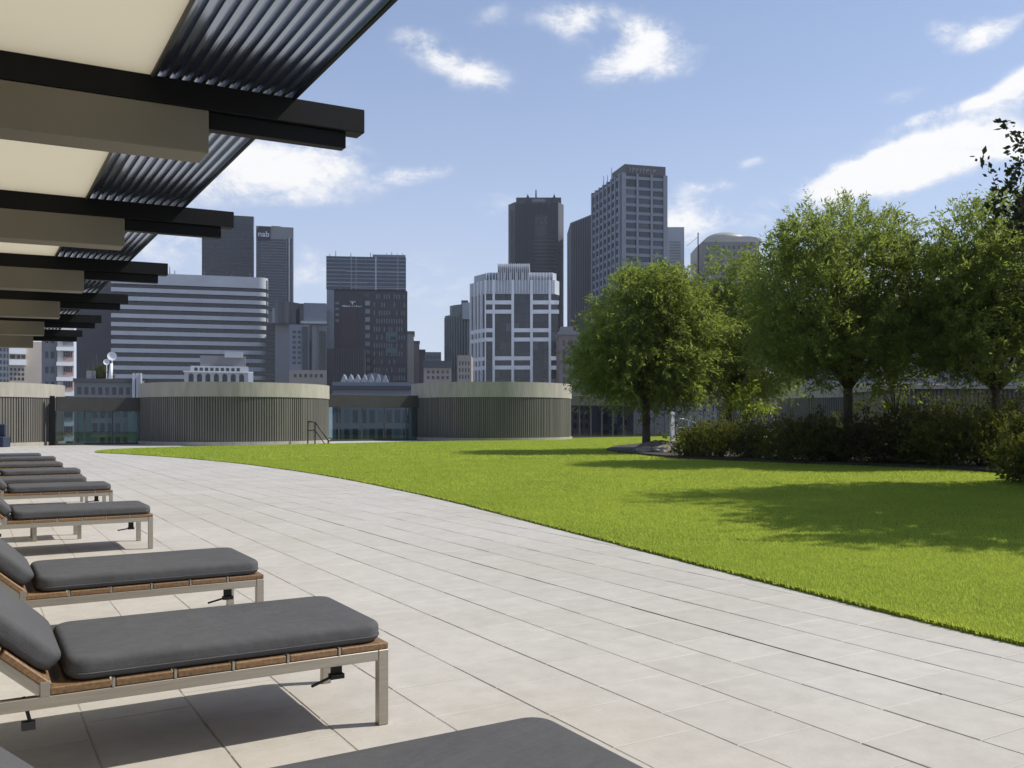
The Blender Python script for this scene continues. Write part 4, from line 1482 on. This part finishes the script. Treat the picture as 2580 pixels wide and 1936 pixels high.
# dark tower with notched top
b = Bld('notched_tower', 'dark ribbed tower with a notched top and one antenna, behind the white framed building', 1098, 1218, 424, 470, 34, None)
pl = [(b.x(1098), 6), (b.x(1098), 34), (b.x(1219), 34), (b.x(1219), 6), (b.x(1206), 0), (b.x(1112), 0)]
MB().prism(pl, 0, b.z(437)).build('wall', M['conc_dark'], b.t)
MB().box(b.x(1115), b.x(1213), 3, 30, b.z(437) + .01, b.z(424)).build('crown', M['conc_dark'], b.t)
for qc in (1140, 1197):
    x_, hw_ = b.x(qc), (b.x(qc + 8) - b.x(qc))
    MB().add([(x_ - hw_, -1, b.z(441)), (x_ + hw_, -1, b.z(441)), (x_, -1, b.z(420)), (x_ - hw_, 4, b.z(441)), (x_ + hw_, 4, b.z(441)), (x_, 4, b.z(420))],
             [(0, 1, 2), (5, 4, 3), (0, 3, 4, 1), (1, 4, 5, 2), (2, 5, 3, 0)]).build('gable', M['brown_dark'], b.t)
b.box('slot', 1152, 1183, 437, 443, -.6, -.02, M['black_glass'])
b.box('pale_sign_panel', 1150, 1178, 429, 437, 1.5, 2.98, M['conc_mid'])
b.box('dark_recess', 1156, 1183, 466, 488, -.4, -.02, M['black_glass'])
b.many('rib', [(1113 + 4.3 * i, 1114.5 + 4.3 * i, 442, 760) for i in range(22) if not 9 < i < 16] + [(1152 + 4 * i, 1153.3 + 4 * i, 443, 465) for i in range(8)], -.9, -.01, M['brown_dark'])
b.box('slot', 1103, 1108, 452, 760, 2.0, 5.0, M['black_glass'])
b.many('floor_line', [(1150, 1205, 512 + 8 * i, 514 + 8 * i) for i in range(24)], -.5, -.012, M['black_glass'])
b.antenna(1159, 400, 425, .6, 10)

# ribbed slab and gridded tower
b = Bld('ribbed_slab', 'ribbed grey slab with a sloping roofline left of the gridded tower', 1232, 1284, 480, 450, 26, None)
x0, x1 = b.x(1232), b.x(1284)
vs = [(x0, 0, 0), (x1, 0, 0), (x1, 26, 0), (x0, 26, 0), (x0, 0, b.z(482)), (x1, 0, b.z(461)), (x1, 26, b.z(461)), (x0, 26, b.z(482))]
MB().add(vs, BF).build('wall', M['conc_mid'], b.t)
b.many('rib', [(1234 + 5 * i, 1236.2 + 5 * i, 484 - 2.0 * i, 860) for i in range(10)], -.8, -.01, M['conc_dark'])

dC = 380.0
Xc_ = (1342 - CX) / F * dC
lv_ = Vector((-4.7, 18.4)).normalized()
Lx, Rx = 19.0 * 1.9, 10.9 * 1.9
pc = RT * Xc_ + FW * dC
gt = empty('gridded_tower', (pc.x, pc.y, GZ), -YAW)
tag(gt, 'tall blue grey gridded tower showing two faces, with dark lettering on its roof', 'building')
rv_ = Vector((lv_.y, -lv_.x))
HT = zq(374, dC) - GZ
cor = [Vector((0, 0)), rv_ * Rx, rv_ * Rx + lv_ * Lx, lv_ * Lx]
MB().prism([(p.x, p.y) for p in cor], 0, HT).build('core', M['black_glass'], gt)
aL, aR = math.atan2(lv_.y, lv_.x), math.atan2(rv_.y, rv_.x)


def face_part(name, face, s0, s1, z0, z1, out0, out1, m, cache={}):
    """box on a face: s along the face from the near corner, out = metres proud"""
    key = (name, face, round(s1 - s0, 3), round(z1 - z0, 3), out0, out1, m.name)
    if key not in cache:
        sg_ = 1 if face == 'R' else -1
        bx = MB().box(-(s1 - s0) / 2, (s1 - s0) / 2, *sorted((-sg_ * out0, -sg_ * out1)), -(z1 - z0) / 2, (z1 - z0) / 2)
        cache[key] = me_from(name, bx.v, bx.f, m)
    dv = rv_ if face == 'R' else lv_
    p = dv * (s0 + s1) / 2
    o = obj(name, cache[key], gt, (p.x, p.y, (z0 + z1) / 2))
    o.rotation_euler = (0, 0, aR if face == 'R' else aL)
    return o


fl = 18.0 / F * dC
top0 = HT - 1.2
nfl = 26
for k in range(nfl):
    zt_ = top0 - fl * k - (0 if k == 0 else .9)
    if k == 0: zt_ = top0
    for face, L_ in (('R', Rx), ('L', Lx)):
        face_part('spandrel', face, .3, L_ - .3, zt_ - 1.25, zt_, .0, .45, M['conc_blue'])
pR = [0.9, 7.0, 13.4, 19.6]
for s in pR: face_part('pier', 'R', s - (.9 if s in (pR[0], pR[-1]) else .45), s + (.9 if s in (pR[0], pR[-1]) else .45), 0, HT, .0, .8, M['conc_blue'])
pL = [.9 + (Lx - 1.8) * k / 7 for k in range(8)]
for s in pL: face_part('pier', 'L', s - .55, s + .55, 0, HT, .0, .8, M['conc_blue'])
for k in range(nfl - 1):
    za = top0 - fl * (k + 1) - .9
    zb_ = top0 - fl * k - 1.25 - (0 if k == 0 else .9)
    for i in range(3): face_part('window', 'R', pR[i] + .95, pR[i + 1] - .95, za + .05, zb_ - .05, .02, .12, M['pane_blue'] if rb.random() > .08 else M['pane_blind'])
    for i in range(7): face_part('window', 'L', pL[i] + .6, pL[i + 1] - .6, za + .05, zb_ - .05, .02, .12, M['pane_blue'] if rb.random() > .12 else M['pane_blind'])
MB().prism([(p.x, p.y) for p in (rv_ * 2 + lv_ * 1.2, rv_ * (Rx - .2) + lv_ * 1.2, rv_ * (Rx - .2) + lv_ * 24, rv_ * 2 + lv_ * 16)], HT + .01, HT + 4.2).build('roof_storey', M['conc_dark'], gt)
rl = random.Random(3)
mbs = MB()
x = 4.0
while x < Rx - 4.5:
    w = rl.choice((.7, 1.0, 1.3))
    h0, h1 = HT + .7, HT + rl.choice((2.2, 2.6, 2.9))
    mbs.box(x, x + .32, -.35, -.05, h0, h1)
    mbs.box(x, x + w, -.35, -.05, h0 + rl.choice((0, 1.0, 1.8)), h0 + rl.choice((1.1, 1.6, 1.9)))
    x += w + .55
so = mbs.build('roof_lettering', M['conc_mid'], gt)
so.location = (lv_ * 1.0).to_3d(); so.rotation_euler = (0, 0, aR)
tag(so, kind='stuff')
for s, h in ((14, 6), (19, 4), (24, 5)):
    p = lv_ * s + rv_ * 1
    MB().tube((p.x, p.y, HT), (p.x, p.y, HT + h), .2, .1, 6).build('antenna', M['conc_dark'], gt)

b = Bld('pale_tower', 'pale blue grey tower right of the gridded tower', 1436, 1478, 491, 430, 22, M['conc_pale'])
b.many('floor_band', [(1446, 1470, 522 + 6 * i, 525 + 6 * i) for i in range(14)], -.2, -.01, M['pane_pale'])
cr = empty('crane_mast', gpt(1508, 430, GZ))
tag(cr, 'thin dark mast standing between the pale tower and the domed building', 'mast')
MB().tube((0, 0, 0), (0, 0, zq(503, 430) - GZ), .45, .3, 6).build('mast', M['conc_dark'], cr)
MB().tube((0, 0, zq(512, 430) - GZ), ((-7), 0, zq(535, 430) - GZ), .1, .1, 4).build('stay', M['conc_dark'], cr)
b = Bld('domed_building', 'grey building with a pale green dome behind the tallest tree', 1519, 1640, 523, 420, 30, M['conc_mid'])
x0, x1 = b.x(1519), b.x(1648)
vs = []
for f_, y in ((1, b.z(523)), (.84, b.z(511)), (.66, b.z(506))):
    cxm, wd = (x0 + x1) / 2, (x1 - x0) / 2 * f_
    vs += [(cxm - wd, 15 - 15 * f_, y), (cxm + wd, 15 - 15 * f_, y), (cxm + wd, 15 + 15 * f_, y), (cxm - wd, 15 + 15 * f_, y)]
fs = []
for i in range(2):
    for k in range(4): fs.append((i * 4 + k, i * 4 + (k + 1) % 4, (i + 1) * 4 + (k + 1) % 4, (i + 1) * 4 + k))
fs.append((8, 9, 10, 11))
MB().add([(x, y, z + .01) for x, y, z in vs], fs).build('mansard_roof', M['conc_dark'], b.t)
bm = bmesh.new(); bmesh.ops.create_uvsphere(bm, u_segments=32, v_segments=12, radius=1)
rad = (x1 - x0) * .36
for v in bm.verts: v.co = Vector((v.co.x * rad, v.co.y * rad * .8, max(v.co.z, 0) * (b.z(489) - b.z(507))))
me = bpy.data.meshes.new('dome'); bm.to_mesh(me); bm.free(); me.materials.append(M['dome']); me.shade_smooth()
obj('dome', me, b.t, ((x0 + x1) / 2, 15, b.z(507)))
b.grid('window', 1524, 1636, 528, 640, 10, 8, .35, .5, -.1, -.01, M['conc_dark'])

b = Bld('brown_house', 'brown stone building between the white framed building and the leftmost tree', 1208, 1300, 722, 300, 20, M['brown_stone'])
b.box('cornice', 1206, 1302, 716, 724, -.8, 20.3, M['conc_mid'])
b.box('roof_hut', 1212, 1240, 704, 716, 3, 12, M['conc_mid'])
b.grid('window', 1212, 1298, 732, 930, 7, 10, .42, .6, -.1, -.01, M['pane_dark'])
b = Bld('grey_hall', 'long grey building behind the dark windbreak and the trees', 1290, 1760, 840, 130, 16, M['purple'])
b.grid('window', 1296, 1756, 850, 960, 22, 3, .55, .6, -.1, -.01, M['pane_dark'], pick=lambda i, j: (i * 5 + j) % 6 == 0, alt=M['pane_pale'])
b = Bld('right_block', 'dark grey block seen in scraps between the right trees', 1760, 2330, 640, 160, 20, M['conc_mid'])
b.grid('window', 1770, 2320, 660, 900, 16, 7, .6, .5, -.1, -.01, M['pane_blue'], pick=lambda i, j: (i * 3 + j * 2) % 7 == 0, alt=M['teal'])
b = Bld('garden_pavilion', 'low flat roofed taupe pavilion behind the shrubs at right', 1948, 2420, 838, 44, 8, M['taupe'], zb=0)
b.box('roof_edge', 1940, 2428, 832, 841, -.5, 8.2, M['band'])
b.many('batten', [(1952 + 9 * i, 1956 + 9 * i, 842, 956) for i in range(52)], -.06, -.005, M['batten'])

# ------------------------------------------------------------------ thin city haze
hzm = bpy.data.materials.new('city haze')
hzm.use_nodes = True
_nt = hzm.node_tree
_nt.nodes.remove(_nt.nodes['Principled BSDF'])
_pv = _nt.nodes.new('ShaderNodeVolumePrincipled')
_pv.inputs['Color'].default_value = (.82, .88, 1, 1)
_pv.inputs['Density'].default_value = .00013
_pv.inputs['Anisotropy'].default_value = .2
_nt.links.new(_pv.outputs[0], _nt.nodes['Material Output'].inputs['Volume'])
hb = MB().box(-1500, 1800, -1300, 2000, GZ - 1, 170).build('haze', hzm)
tag(hb, kind='stuff')
